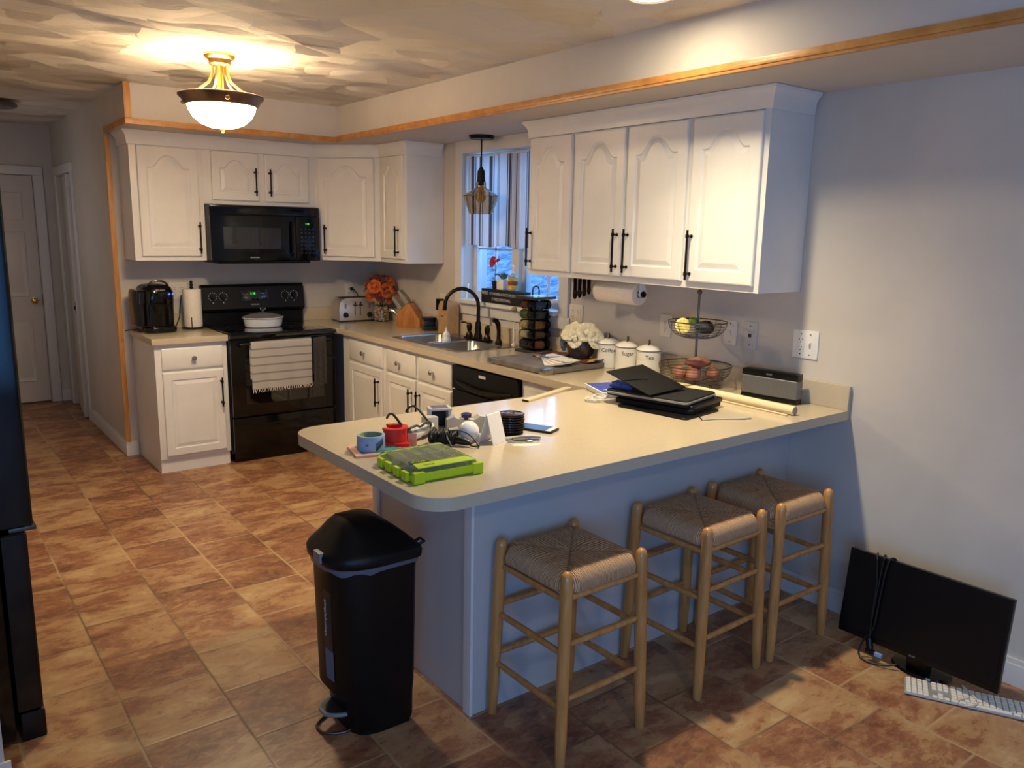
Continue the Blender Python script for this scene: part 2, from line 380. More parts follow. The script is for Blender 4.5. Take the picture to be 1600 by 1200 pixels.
for q in ((-7.35,-7.30,.6,1.8),(-6.20,-6.15,.6,1.8),(-7.30,-6.20,.6,.65),(-7.30,-6.20,1.75,1.8)): b.bx(-3.90,-3.84,*q,.003)
b.ob('window_frame',m_trimw,sw); B().bx(-3.872,-3.868,-7.30,-6.20,.65,1.75).ob('pane',m_pane,sw)
wall('wall_fridge_side',[(-3.80,-3.085,-3.56,-3.44,0,CE)])
wall('wall_rear',[(-3.92,-3.9,-9.2,-9.05,0,CE),(-1.95,.0,-9.2,-9.05,0,CE),(-3.9,-1.95,-9.2,-9.05,2.1,CE)])
wall('ceiling_soffit',[(-.609,0,-9.05,-.634,SO,CE),(XL,0,-.634,0,SO,CE)])
# oak trim along the soffit and at the wall corners
def trim(n,q,m=m_oak,bev=.004): return struct(B().bx(*q,bev).ob('trim_%d'%n,m))
tr=B()
tr.bx(-.623,-.609,-9.0,-.648,SO,SO+.040,.004).bx(-.627,-.6225,-9.0,-.650,SO+.012,SO+.026,.002)
struct(tr.ob('trim_1',m_oak))
trim(2,(XL-.014,-.609,-.648,-.634,SO-.004,SO+.032))
trim(3,(XL-.014,XL,-.634,.0,SO-.004,SO+.032))
trim(4,(XL-.014,XL+.026,-.647,-.6345,SO+.033,CE),m_oak2)
trim(5,(XL-.012,XL+.022,-.013,.0,.10,SO-.005),m_oak2)
trim(6,(-3.10,-3.0855,-3.50,-3.43,.10,CE),m_oak2)
# baseboards
def baseb(name, x0,x1,y0,y1,h=.105):
    b=B().bx(x0,x1,y0,y1,0,h-.02,.002)
    if abs(x1-x0)<abs(y1-y0): b.bx(x0+(x1-x0)*.35 if x0<0 and name!='baseboard_left' else x0,x1,y0,y1,h-.02,h,.003)
    else: b.bx(x0,x1,y0+(y1-y0)*.35,y1,h-.02,h,.003)
    return struct(b.ob(name,m_trimw))
baseb('baseboard_right',-.016,0,-9.0,-4.045)
baseb('baseboard_back',XL,-1.925,-.016,0)
baseb('baseboard_hall',XL-.014,XL,-.016,1.30)
baseb('baseboard_hall_end',-2.07,XL,2.286,2.30)
baseb('baseboard_fridge',-3.80,-3.07,-3.575,-3.56)
# six panel door at the end of the hall
def casing(n,q): 
    b=B()
    for r in q: b.bx(*r,.006)
    return struct(b.ob('trim_%d'%n,m_trimw))
casing(7,[(-2.150,-2.075,2.28,2.30,0,2.05),(-3.02,-2.94,2.28,2.30,0,2.05),(-3.02,-2.075,2.28,2.30,2.05,2.125)])
d=struct(B().bx(-2.932,-2.158,2.315,2.35,.012,2.045,.002).ob('door_1',m_doorw))
for (a,b_) in ((-2.84,-2.585),(-2.505,-2.25)):
    for (z0,z1) in ((.20,.78),(.98,1.56),(1.66,1.90)):
        q=B(); w=b_-a; L=lambda i,y:[(a+i,y,z0+i),(b_-i,y,z0+i),(b_-i,y,z1-i),(a+i,y,z1-i)]
        q.loops([L(0,2.3145),L(.006,2.309),L(.014,2.309),L(.022,2.3145),L(.04,2.3145),L(.052,2.310)],cap1=True)
        q.ob('door_panel',m_doorw,d)
q=B().lathe([(.0,0),(.026,0),(.026,.006),(.011,.009),(.011,.03),(.022,.036),(.029,.05),(.026,.063),(.012,.071),(0,.072)],seg=24,M=Matrix.Translation((-2.225,2.315,.945))@Matrix.Rotation(PI/2,4,'X'))
q.ob('door_knob',mat('polished_brass',(214,176,96),.15,metal=1),d)
B().bx(-2.1575,-2.1545,2.30,2.318,.90,1.0).ob('strike_plate',m_handle,d)
# doorway in the hall side wall with its door pushed into the dark room
casing(8,[(XL-.018,XL,1.305,1.378,0,2.045),(XL-.018,XL,2.102,2.175,0,2.045),(XL-.018,XL,1.305,2.175,2.046,2.12)])
d2=thing('door_2','white flat door standing slightly ajar in the hall side doorway','door',(XL+.045,2.095,0),rz=-.10); d2['kind']='structure'
B().bx(-.018,.018,-.70,0,.012,2.03,.002).ob('door_leaf',m_doorw,d2)
B().bx(-.021,-.018,-.69,-.66,.90,.99,.001).bx(-.030,-.021,-.682,-.668,.93,.96,.002).ob('latch_plate',m_handle,d2)
# kitchen window
win=thing('window_1','double casement kitchen window over the sink','window',(0,0,0)); win['kind']='structure'
b=B(); cw=.085
b.bx(-.022,0,WY1,WY1+cw,WZ0-.03,WZ1+cw,.005).bx(-.022,0,WY0-cw,WY0,WZ0-.03,WZ1+cw-.005,.005).bx(-.022,0,WY0,WY1,WZ1,WZ1+cw,.005)
b.bx(-.055,.10,WY0-.0,WY1+.0,WZ0-.024,WZ0+.004,.006)
b.bx(-.018,0,WY0-.10,WY1+.10,WZ0-.10,WZ0-.026,.005).ob('window_casing',m_trimw,win)
m_wframe=mat('window_frame_vinyl',(205,208,214),.4)
b=B(); ym=-1.8725
for (a,c) in ((ym+.035,WY1),(WY0,ym-.035)):
    b.bx(.085,.125,a,a+.045,WZ0+.004,WZ1,.004).bx(.085,.125,c-.045,c,WZ0+.004,WZ1,.004).bx(.085,.125,a+.045,c-.045,WZ0+.004,WZ0+.06,.004).bx(.085,.125,a+.045,c-.045,WZ1-.05,WZ1,.004)
    b.bx(.098,.112,(a+c)/2-.007,(a+c)/2+.007,WZ0+.06,WZ1-.05)
    for k in (1,2): z=WZ0+.06+(WZ1-WZ0-.11)*k/3; b.bx(.098,.112,a+.045,c-.045,z-.007,z+.007)
b.ob('window_frame',m_wframe,win)
B().bx(.05,.13,ym-.035,ym+.035,WZ0+.004,WZ1,.004).ob('mullion',m_trimw,win)
for (a,c) in ((ym+.08,WY1-.045),(WY0+.045,ym-.08)): B().bx(.103,.107,a,c,WZ0+.06,WZ1-.05).ob('pane',m_pane,win)
q=B().bx(.055,.085,-2.20,-2.12,WZ0+.012,WZ0+.03,.004).cyl((.06,-2.16,WZ0+.03),(.045,-2.11,WZ0+.075),.006).ob('crank_handle',m_grey_l,win)
# ground outside, with a few trunks
go=struct(B().loops([[(x,-25,z0),(x,30,z0),(x,30,z0-.3),(x,-25,z0-.3)] for x,z0 in ((.3,-.6),(3,-.5),(8,.9),(14,3.2),(24,6.0))],cap0=True,cap1=True).ob('ground',m_ground,smooth=0))
for i,(x,y,r) in enumerate(((9,2.2,.07),(12,9.9,.10),(13,6.6,.06),(15,8.4,.12))):
    tt_=thing('tree',['thin bare trunk outside the kitchen window','thicker bare trunk farther out beyond the window','slim trunk standing between the thicker ones outside','widest bare trunk, farthest beyond the window'][i],'tree',(x,y,[1.2,2.3,2.7,3.4][i]))
    B().tube([(0,0,0),(.05,.02,1.5),(.02,.08,3),(.12,.05,6)],r,10,radii=[r*1.2,r,r*.85,r*.5]).ob('trunk',m_bark,tt_)
    B().tube([(.03,.07,2.6),(.5,.4,3.6),(.8,.7,4.8)],.04,6,radii=[.05,.035,.015]).tube([(.05,.07,3.2),(-.4,-.5,4.2),(-.5,-.9,5.4)],.04,6,radii=[.045,.03,.012]).ob('branch',m_bark,tt_)
# patio door behind the camera
pd=thing('window_2','glass patio door in the rear wall','window',(0,0,0)); pd['kind']='structure'
b=B()
for x in (-3.87,-2.955,-1.98): b.bx(x-.03,x+.03,-9.15,-9.10,0,2.1,.004)
b.bx(-3.9,-1.95,-9.15,-9.10,2.04,2.1,.004).bx(-3.9,-1.95,-9.15,-9.10,0,.08,.004).ob('door_frame',m_wframe,pd)
for a in (-3.84,-2.925): B().bx(a,a+.91,-9.127,-9.123,.08,2.04).ob('pane',m_pane,pd)

# ------------------------------------------------------------------ cabinet parts
def offpoly(w,h,mg,d,arch,n=22):
    x0,x1=mg+d,w-mg-d; z0=mg+d; pts=[(x0,z0),(x1,z0)]
    for i in range(n+1):
        u=1-2*i/n; x=w/2+u*(x1-x0)/2; 
        if arch:
            q=min(abs(u)/.80,1); k=.5*(1+math.cos(PI*q**1.45))
            z=h-mg-d-arch+arch*k
        else: z=h-mg-d
        pts.append((x,z))
    return pts
def door_mesh(w,h,arch=0,mg=.055,thk=.019):
    """door slab in x (width) and z (height), front at y=-thk"""
    b=B(); bm=b.bm; bv=.005
    R=lambda i,y:[(i,y,i),(w-i,y,i),(w-i,y,h-i),(i,y,h-i)]
    b.loops([R(0,0),R(0,-thk+bv),R(bv*.5,-thk+bv*.35),R(bv*1.4,-thk)],cap0=True)
    bm.verts.ensure_lookup_table(); outer=bm.verts[-4:]
    ls=[]
    for d,y in ((0,-thk),(.006,-thk+.006),(.011,-thk+.0065),(.030,-thk+.0018),(.034,-thk+.001)):
        ls.append([bm.verts.new((x,y,z)) for x,z in offpoly(w,h,mg,d,arch)])
    n=len(ls[0])
    for a,c in zip(ls,ls[1:]):
        for i in range(n): bm.faces.new((a[i],a[(i+1)%n],c[(i+1)%n],c[i]))
    bm.faces.new(ls[-1])
    es=[bm.edges.get((outer[i],outer[(i+1)%4])) for i in range(4)]+[bm.edges.get((ls[0][i],ls[0][(i+1)%n])) for i in range(n)]
    bmesh.ops.triangle_fill(bm,use_beauty=True,use_dissolve=False,edges=[e for e in es if e],normal=(0,-1,0))
    return b
def drawer_mesh(w,h,thk=.019):
    b=B(); R=lambda i,y:[(i,y,i),(w-i,y,i),(w-i,y,h-i),(i,y,h-i)]
    return b.loops([R(0,0),R(0,-thk+.008),R(.006,-thk+.004),R(.016,-thk)],cap0=True,cap1=True)
def pull(parent,x,y,z0,z1,name='handle'):
    b=B(); zc0,zc1=z0+.028,z1-.028
    b.cyl((x,y-.030,z0),(x,y-.030,z1),.0055,seg=12)
    for z in (zc0,zc1): b.cyl((x,y,z),(x,y-.030,z),.0045,seg=10).cyl((x,y-.030,z-.008),(x,y-.030,z+.008),.0085,seg=14).cyl((x,y,z),(x,y-.004,z),.008,seg=12)
    return b.ob(name,m_handle,parent)
def knob(parent,x,y,z):
    return B().lathe([(0,0),(.007,0),(.006,.012),(.009,.017),(.0165,.021),(.0165,.027),(.012,.031),(0,.032)],seg=20,M=Matrix.Translation((x,y,z))@Matrix.Rotation(PI/2,4,'X')).ob('knob',m_nickel,parent)
def local_door(parent,x,z,w,h,arch,pullx=None,pz=None,y=-.0,mg=.055):
    o=door_mesh(w,h,arch,mg).ob('door',m_white,parent,smooth=0,loc=(x,y,z))
    if pullx is not None: pull(o,pullx,-.019,pz[0]-z,pz[1]-z)
    return o
# local frame for every cabinet: x along the face (left to right), y=0 at the face, +y into the wall
UB=1.403; UT=SO-.002; SD=.310
def upper(label,loc,rot,w,doors,z0=UB,name='wall_cabinet'):
    c=thing(name,label,'cabinet',loc,rot,'painted wall cabinets')
    B().bx(0,w,0,SD-.002,z0-0,UT,.0015).ob('body',m_white,c)
    for (x,dw,px,pz,dz0,arch) in doors: local_door(c,x,dz0,dw,2.148-dz0,arch,px,pz)
    return c
upper('white wall cabinet with one arched door above the coffee maker',(-1.925,-SD,0),0,.463,[(.043,.385,.372,(1.452,1.664),1.432,.080)])
upper('short white wall cabinet with two arched doors above the microwave',(-1.462,-SD,0),0,.812,[(.055,.330,.300,(1.855,2.045),1.818,.055),(.430,.330,.030,(1.855,2.045),1.818,.055)],z0=1.79)
# diagonal corner cabinet
c=thing('corner_wall_cabinet','white corner wall cabinet with a diagonal arched door above the toaster','cabinet',(0,0,0),0,'painted wall cabinets')
B().prism([(-.002,-.002),(-.650,-.002),(-.650,-SD),(-SD,-.698),(-.002,-.698)],UB,UT).ob('body',m_white,c)
p0=Vector((-.650,-SD,0)); p1=Vector((-SD,-.698,0)); dv=(p1-p0); ang=math.atan2(dv.y,dv.x); L=dv.length
dd=door_mesh(L-.075,2.148-1.432,.078).ob('door',m_white,c,smooth=0); dn=Vector((math.cos(ang),math.sin(ang),0))
dd.location=p0+dn*.030+Vector((0,0,1.432)); dd.rotation_euler=(0,0,ang); pull(dd,.060,-.019,.02,.235)
# window wall cabinets; local x runs towards the camera
upper('narrow white wall cabinet with one arched door left of the window',(-SD,-.700,0),-PI/2,.385,[(.030,.325,.268,(1.452,1.664),1.432,.065)])
upper('white wall cabinet with a single arched door right of the window',(-SD,-2.462,0),-PI/2,.376,[(.018,.345,.022,(1.452,1.664),1.432,.080)])
upper('wide white wall cabinet with two arched doors, middle of the run right of the window',(-SD,-2.838,0),-PI/2,.780,[(.012,.370,.338,(1.452,1.664),1.432,.080),(.398,.372,.026,(1.452,1.664),1.432,.080)])
upper('white wall cabinet with a single arched door, nearest the camera, its side bare',(-SD,-3.618,0),-PI/2,.405,[(.018,.362,.026,(1.440,1.664),1.432,.080)])
# crown moulding swept along a path
def crown(n, path, closed_ends=True):
    prof=[(.004,2.152),(.009,2.153),(.010,2.168),(.013,2.200),(.022,2.216),(.034,2.228),(.038,2.241),(.0,2.241),(.0,2.152)]
    pts=[Vector((x,y,0)) for x,y in path]; b=B(); rings=[]
    for i,p in enumerate(pts):
        ns=[]
        for a,c_ in ((i-1,i),(i,i+1)):
            if a>=0 and c_<len(pts): e=(pts[c_]-pts[a]).normalized(); ns.append(Vector((e.y,-e.x,0)))
        nn=sum(ns,Vector()); nn.normalize(); k=1/max(nn.dot(ns[0]),.2)
        rings.append([b.bm.verts.new(p+nn*(o*k)+Vector((0,0,z))) for o,z in prof])
    m=len(prof)
    for a,c_ in zip(rings,rings[1:]):
        for j in range(m): b.bm.faces.new((a[j],a[(j+1)%m],c_[(j+1)%m],c_[j]))
    b.bm.faces.new(rings[0]); b.bm.faces.new(list(reversed(rings[-1])))
    return struct(b.ob('trim_%d'%n,m_white,smooth=25))
crown(9,[(-1.927,-.02),(-1.927,-SD-.001),(-.651,-SD-.001),(-SD-.001,-.699),(-SD-.001,-1.087),(-.03,-1.087)])
crown(10,[(-.03,-2.460),(-SD-.001,-2.460),(-SD-.001,-4.025),(-.02,-4.025)])
# base cabinets
def base(label,loc,rot,w,fronts,dep=.595,name='base_cabinet',toe=.018,low=False):
    c=thing(name,label,'cabinet',loc,rot,'painted base cabinets')
    b=B().bx(.004,w-.004,toe,dep-.006,.0,.095)
    if low: b.bx(0,w,0,.018,.095,.873,.0015).bx(0,w,.018,dep-.006,.095,.70)
    else: b.bx(0,w,0,dep-.006,.095,.873,.0015)
    b.ob('body',m_white,c)
    for f in fronts:
        if f[0]=='dr':
            _,x,z0,dw,dh=f; o=drawer_mesh(dw,dh).ob('drawer',m_white,c,loc=(x,0,z0)); knob(o,dw/2,-.019,dh/2)
        else:
            _,x,z0,dw,dh,px,pz=f; local_door(c,x,z0,dw,dh,0,px,pz,mg=.05)
    return c
base('white base cabinet with drawer and door left of the range',(-1.915,-.6,0),0,.465,[('dr',.040,.702,.395,.143),('d',.040,.118,.395,.565,.372,(.425,.628))])
base('white corner base cabinet beside the range with drawer and door',(-.6,-.640,0),-PI/2,.645,[('dr',.125,.702,.500,.145),('d',.125,.118,.500,.565,.455,(.430,.630))])
base('white sink base cabinet with two drawer fronts and two doors',(-.6,-1.287,0),-PI/2,.863,[('dr',.035,.702,.385,.145),('dr',.455,.702,.385,.145),('d',.035,.118,.385,.565,.350,(.430,.630)),('d',.455,.118,.385,.565,.028,(.430,.630))],low=True)
base('narrow white base cabinet between the dishwasher and the peninsula',(-.6,-2.800,0),-PI/2,.54,[('dr',.03,.702,.42,.135),('d',.03,.118,.42,.565,.03,(.43,.63))])
# peninsula base
pb=thing('peninsula_base','white painted peninsula base behind the rush seat stools','cabinet',(0,0,0))
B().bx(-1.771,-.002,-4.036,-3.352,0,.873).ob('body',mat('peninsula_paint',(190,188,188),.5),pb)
B().bx(-1.783,-1.7715,-4.042,-3.998,0,.873,.003).ob('corner_batten',m_white,pb)
B().bx(-1.783,-1.7715,-3.392,-3.350,0,.873,.003).ob('corner_batten',m_white,pb)
# dishwasher
dw=thing('dishwasher','black dishwasher under the counter right of the sink','dishwasher',(-.6,-2.153,0),-PI/2)
B().bx(0,.645,.0,.585,.10,.868).bx(.01,.635,.02,.585,.0,.10).ob('body',m_bplast,dw)
B().bx(.008,.637,-.028,0,.115,.715,.008).ob('door',m_bplast2,dw)
b=B().bx(.008,.637,-.030,0,.722,.862,.008)
cp=b.ob('control_panel',m_bplast2,dw)
b=B(); N=18
pts0=[];
for i in range(N+1):
    u=i/N; x=.05+.545*u; s=math.sin(PI*u); pts0.append((x,-.034-.016*s,.775-.030*s))
b.tube(pts0,.012,8,radii=[.004+.011*math.sin(PI*i/N)**.5 for i in range(N+1)]).ob('handle',m_bplast,dw)
B().bx(.285,.350,-.0315,-.0295,.822,.838).ob('badge',m_label,dw)

# ------------------------------------------------------------------ worktops
def slab(poly,hole,z0,z1,name,m,parent=None,round_=.006):
    b=B(); bm=b.bm
    def ring(p,z): return [bm.verts.new((x,y,z)) for x,y in p]
    def walls(a,c):
        n=len(a)
        for i in range(n): bm.faces.new((a[i],a[(i+1)%n],c[(i+1)%n],c[i]))
    for z in (z0,z1):
        es=[]
        for p in [poly]+([hole] if hole else []):
            r=ring(p,z); es+=[bm.edges.new((r[i],r[(i+1)%len(r)])) for i in range(len(r))]
        bmesh.ops.triangle_fill(bm,use_beauty=True,edges=es,normal=(0,0,1 if z==z1 else -1))
    for p in [poly]+([hole] if hole else []): walls(ring(p,z0),ring(p,z1))
    bmesh.ops.remove_doubles(bm,verts=bm.verts,dist=1e-5)
    return b.ob(name,m,parent,smooth=30)
def arc(cx,cy,r,a0,a1,n=8): return [(cx+r*math.cos(math.radians(a0+(a1-a0)*i/n)),cy+r*math.sin(math.radians(a0+(a1-a0)*i/n))) for i in range(n+1)]
PX=-2.112; PYF=-4.312; PYB=-3.340; r=.105
outer=[(-.664,-.022),(-.002,-.022),(-.002,PYF)]+arc(PX+r,PYF+r,r,270,180)+arc(PX+r,PYB-r,r,180,90)+[(-.633,PYB),(-.633,-.636),(-.664,-.636)]
SX0,SX1,SY0,SY1=-.545,-.065,-2.085,-1.265
hole=[(SX0+.012,SY0+.012),(SX1-.012,SY0+.012),(SX1-.012,SY1-.012),(SX0+.012,SY1-.012)]
ct=thing('countertop','sand coloured laminate countertop with peninsula and sink cutout','countertop',(0,0,0))
slab(outer,hole,.8745,.914,'worktop',m_lam,ct)
b=B().bx(-.664,-.020,-.022,-.002,.914,1.012,.003).bx(-.021,-.001,-1.235,-.022,.914,1.012,.003).bx(-.021,-.001,-2.545,-1.235,.914,1.012,.003).bx(-.021,-.001,PYF,-2.545,.914,1.020,.003)
b.ob('backsplash',m_lam,ct)
B().bx(-.664,-.002,-.002,-.0005,.8745,.914).ob('back_edge',m_lam,ct)
c=thing('countertop','short sand laminate countertop left of the range under the coffee maker','countertop',(0,0,0))
B().bx(-1.935,-1.448,-.636,-.022,.8745,.914,.002).ob('worktop',m_lam,c)
B().bx(-1.935,-1.448,-.021,-.002,.8745,1.012,.003).ob('backsplash',m_lam,c)

# ------------------------------------------------------------------ sink and faucet
sk=thing('sink','stainless steel double bowl sink set in the counter','sink',(0,0,0))
b=B(); ym_=(SY0+SY1)/2
def bowl(b,x0,x1,y0,y1,zt,dep):
    R=lambda i,z,rr:[ (x,y,z) for x,y in (arc(x1-i-rr,y1-i-rr,rr,0,90,5)+arc(x0+i+rr,y1-i-rr,rr,90,180,5)+arc(x0+i+rr,y0+i+rr,rr,180,270,5)+arc(x1-i-rr,y0+i+rr,rr,270,360,5))]
    b.loops([R(0,zt,.05),R(.004,zt-.006,.05),R(.012,zt-dep+.03,.05),R(.035,zt-dep,.045)],cap1=True)
def rrect(x0,x1,y0,y1,rr): return arc(x1-rr,y1-rr,rr,0,90,5)+arc(x0+rr,y1-rr,rr,90,180,5)+arc(x0+rr,y0+rr,rr,180,270,5)+arc(x1-rr,y0+rr,rr,270,360,5)
h1=(SX0+.030,SX1-.100,ym_+.016,SY1-.030); h2=(SX0+.030,SX1-.100,SY0+.030,ym_-.016)
bm=b.bm; es=[]
for p in (rrect(SX0,SX1,SY0,SY1,.03),rrect(*h1,.05),rrect(*h2,.05)):
    rr_=[bm.verts.new((x,y,.9185)) for x,y in p]; es+=[bm.edges.new((rr_[i],rr_[(i+1)%len(rr_)])) for i in range(len(rr_))]
bmesh.ops.triangle_fill(bm,use_beauty=True,edges=es,normal=(0,0,1))
rim=rrect(SX0,SX1,SY0,SY1,.03); b.loops([[(x,y,.9185) for x,y in rim],[(x,y,.9145) for x,y in rim]])
bowl(b,*h1,.9185,.17); bowl(b,*h2,.9185,.17)
bmesh.ops.remove_doubles(bm,verts=bm.verts,dist=1e-5)
b.ob('basin',m_steel,sk,smooth=40)
for h in (h1,h2):
    x,y=(h[0]+h[1])/2,(h[2]+h[3])/2
    B().lathe([(0,.003),(.022,.003),(.026,.006),(.042,.006),(.045,.0)],(x,y,.7487)).ob('drain',m_steel_d,sk)
fc=thing('faucet','dark bronze gooseneck kitchen faucet behind the sink','faucet',(-.112,-1.690,.9190))
B().bx(-.028,.028,-.135,.135,0,.012,.006).ob('deck_plate',m_bronze,fc)
pts=[(0,0,.12),(0,0,.225)]
for i in range(13): 
    a=PI*i/12; pts.append((-.098+.098*math.cos(a),.055-.055*math.cos(a),.225+.118*math.sin(a)))
pts.append((-.197,.11,.205))
B().lathe([(0,0.012),(.030,.012),(.028,.03),(.020,.05),(.023,.075),(.018,.12),(.0135,.125)],seg=20).tube(pts,.0125,12).cyl((-.197,.11,.222),(-.198,.11,.198),.0155,.014).ob('spout',m_bronze,fc)
for s in (1,-1):
    q=B().lathe([(0,.012),(.025,.012),(.024,.025),(.013,.045),(.018,.065),(.020,.085),(.010,.105),(0,.108)],(0,.105*s,0),20)
    q.tube([(0,.105*s,.095),(-.015,.105*s+.020*s,.105),(-.03,.105*s+.052*s,.108)],.006,8,radii=[.006,.006,.009]).ob('handle',m_bronze,fc)
sp=thing('side_sprayer','dark bronze side sprayer at the right end of the sink','sprayer',(-.112,-1.925,.9190))
B().lathe([(0,0),(.024,0),(.022,.015),(.015,.028),(.014,.034)]).ob('holder',m_bronze,sp)
B().tube([(0,0,.034),(.0,0,.08),(-.004,.002,.125),(-.018,.006,.152),(-.040,.012,.158)],.014,12,radii=[.012,.013,.016,.018,.015]).ob('spray_head',m_bronze,sp)
# things in and beside the sink
bt=thing('squeeze_bottle','small white squeeze bottle standing in the sink by a round white dish','bottle',(-.30,-1.585,.7487))
B().lathe([(0,0),(.030,0),(.032,.01),(.032,.17),(.026,.19)]).ob('body',m_wplast,bt); B().lathe([(.026,.19),(.026,.205),(.015,.22),(.007,.232),(.006,.25),(0,.252)]).ob('nozzle_cap',m_wplast,bt)
tag(B().lathe([(0,0),(.035,0),(.050,.012),(.052,.15),(.055,.158),(.050,.158),(.047,.02),(0,.014)],seg=28).ob('cup',m_white_c,loc=(-.39,-1.60,.7487)),'round white cup standing in the sink beside the squeeze bottle','cup')
tag(B().tube([(0,0,0),(.04,.02,.01),(.09,.03,.005)],.012,8,radii=[.01,.016,.006]).ob('sponge',mat('tan_sponge',(196,160,140),.9),loc=(-.45,-1.45,.775)),'small tan scrap lying in the left sink bowl','sponge')

# ------------------------------------------------------------------ lights of the kitchen
cl=thing('ceiling_lamp','brass and bronze semi flush ceiling lamp with a glowing white glass bowl','lamp',(-1.806,-1.825,CE))
B().lathe([(0,0),(.074,0),(.077,-.009),(.068,-.022),(.058,-.026),(.053,-.036),(.052,-.048),(.040,-.056),(0,-.056)],seg=40).lathe([(0,-.05),(.016,-.05),(.013,-.2),(0,-.2)],seg=16).ob('canopy',m_brass,cl)
for k in range(5):
    a=2*PI*k/5+.5; ca,sa=math.cos(a),math.sin(a)
    B().tube([(.034*ca,.034*sa,-.045),(.036*ca,.036*sa,-.09),(.055*ca,.055*sa,-.135),(.105*ca,.105*sa,-.175),(.165*ca,.165*sa,-.203)],.0065,8).ob('arm',m_brass,cl)
B().lathe([(.150,-.214),(.203,-.196),(.208,-.200),(.206,-.208),(.190,-.222),(.182,-.240),(.170,-.250),(.162,-.248),(.150,-.225),(.150,-.214)],seg=64).ob('rim',mat('bronze_rim',(132,108,92),.28,metal=.85),cl)
for k in range(3):
    a=2*PI*k/3+.35; B().sph((.197*math.cos(a),.197*math.sin(a),-.228),.012).ob('finial_ball',m_brass,cl)
B().lathe([(.166,-.246),(.160,-.270),(.140,-.305),(.105,-.335),(.060,-.352),(0,-.358),(0,-.354),(.058,-.348),(.102,-.331),(.136,-.302),(.156,-.268),(.162,-.246),(.166,-.246)],seg=64).ob('glass_bowl',m_bowl,cl)
B().lathe([(0,-.356),(.013,-.357),(.013,-.366),(.006,-.370),(.008,-.378),(0,-.382)],seg=16).ob('finial',m_brass,cl)
for sx_ in (-.085,.085):
    B().sph((sx_,0,-.255),.026,(1,1,1.2)).ob('bulb',m_bulb,cl)
    l=bpy.data.lights.new('lamp_bulb_light','POINT'); l.energy=9; l.color=(1,.84,.57); l.shadow_soft_size=.03
    o=bpy.data.objects.new('lamp_bulb_light',l); COL.objects.link(o); o.location=(-1.806+sx_,-1.825,CE-.19)
DOWN=area('ceiling_lamp_light',(-1.806,-1.825,CE-.385),(-1.806,-1.825,0),.24,.24,20,(1,.84,.57))
DOWN.data.shape='DISK'
RX,RY=-.955,-3.935
rl=thing('recessed_light','round recessed ceiling downlight at the top edge of the photo','lamp',(RX,RY,CE))
B().lathe([(.072,-.001),(.098,-.001),(.096,-.008),(.080,-.010),(.072,-.004),(.072,-.001)],seg=48).ob('trim_ring',m_wplast,rl)
B().lathe([(0,-.004),(.073,-.004),(.073,-.001),(0,-.001)],seg=48).ob('lens',mat('lit_lens',(255,250,240),.4,emis=(255,226,180),es=10),rl)
sl=bpy.data.lights.new('recessed_downlight','SPOT'); sl.energy=135; sl.color=(1,.84,.57); sl.spot_size=math.radians(118); sl.spot_blend=1.0; sl.shadow_soft_size=.045
RL=bpy.data.objects.new('recessed_downlight',sl); COL.objects.link(RL); RL.location=(RX,RY,CE-.02)
RW2=area('recessed_downlight_wide',(RX,RY,CE-.012),(RX,RY,0),.13,.13,7,(1,.84,.57)); RW2.data.shape='DISK'
# dark fixture on the hall ceiling
hl=thing('hall_ceiling_light','dark bronze fixture on the hall ceiling at the far left','lamp',(-2.545,.80,CE))
B().lathe([(0,0),(.07,0),(.15,-.02),(.155,-.035),(.135,-.05),(0,-.05)],seg=40).ob('base',m_pewter,hl)
# pendant over the sink
pl=thing('pendant_lamp','black pendant lamp with an amber glass shade over the sink','lamp',(-.125,-1.722,SO))
B().lathe([(0,0),(.083,0),(.083,-.008),(.074,-.022),(0,-.024)],seg=40).ob('canopy',m_handle,pl)
B().cyl((0,0,-.02),(0,0,-.215),.005).ob('rod',m_bmatte,pl)
B().lathe([(0,-.195),(.008,-.195),(.014,-.205),(.024,-.222),(.026,-.275),(.030,-.285),(.018,-.288),(.018,-.310),(0,-.31)],seg=24).ob('socket',m_bmatte,pl)
B().lathe([(.032,-.288),(.033,-.325),(.075,-.352),(.112,-.372),(.115,-.380),(.075,-.492),(.072,-.492),(.111,-.380),(.108,-.375),(.073,-.356),(.030,-.328),(.029,-.288),(.032,-.288)],seg=48).ob('glass_shade',m_amber,pl)
B().lathe([(0,-.31),(.012,-.312),(.014,-.33),(.030,-.37),(.031,-.395),(.018,-.418),(0,-.424)],seg=20).ob('bulb',mat('amber_bulb',(240,200,130),.05,trans=.9,ior=1.2),pl)
# curtain, gathered on a rod inside the window opening
cu=thing('curtain','grey and white striped curtain gathered across the upper half of the window','curtain',(0,0,0))
def cfn(u,v):
    y=WY1-.012-(WY1-WY0-.024)*u; z=2.135-.595*v+.006*math.sin(u*19)
    x=.018+.013*math.sin(u*62+.8*math.sin(u*9))*(1-.25*v)+.006*math.sin(u*23+2)
    return (x,y,z)
B().grid(cfn,170,10,uv=True).ob('cloth',m_curt,cu,smooth=80,fix=False)
B().cyl((.02,WY1,2.142),(.02,WY0,2.142),.007).ob('rod',m_wplast,cu)

# ------------------------------------------------------------------ refrigerator
fr=thing('refrigerator','tall black refrigerator cropped by the left edge of the photo','refrigerator',(-2.95,-3.325,0))
B().bx(-.75,-.085,.0,.90,.02,1.78,.006).ob('body',m_black,fr)
B().bx(-.078,.016,.0,.90,.715,1.775,.014,3).ob('door',m_black,fr)
B().bx(-.078,-.004,.0,.90,.105,.700,.012,3).ob('freezer_drawer',m_black,fr)
B().bx(-.07,.0,.006,.894,.0,.098,.010).ob('base_grille',m_bplast,fr)
B().bx(-.05,.024,.01,.07,.701,.7145,.003).ob('hinge',m_steel_d,fr)

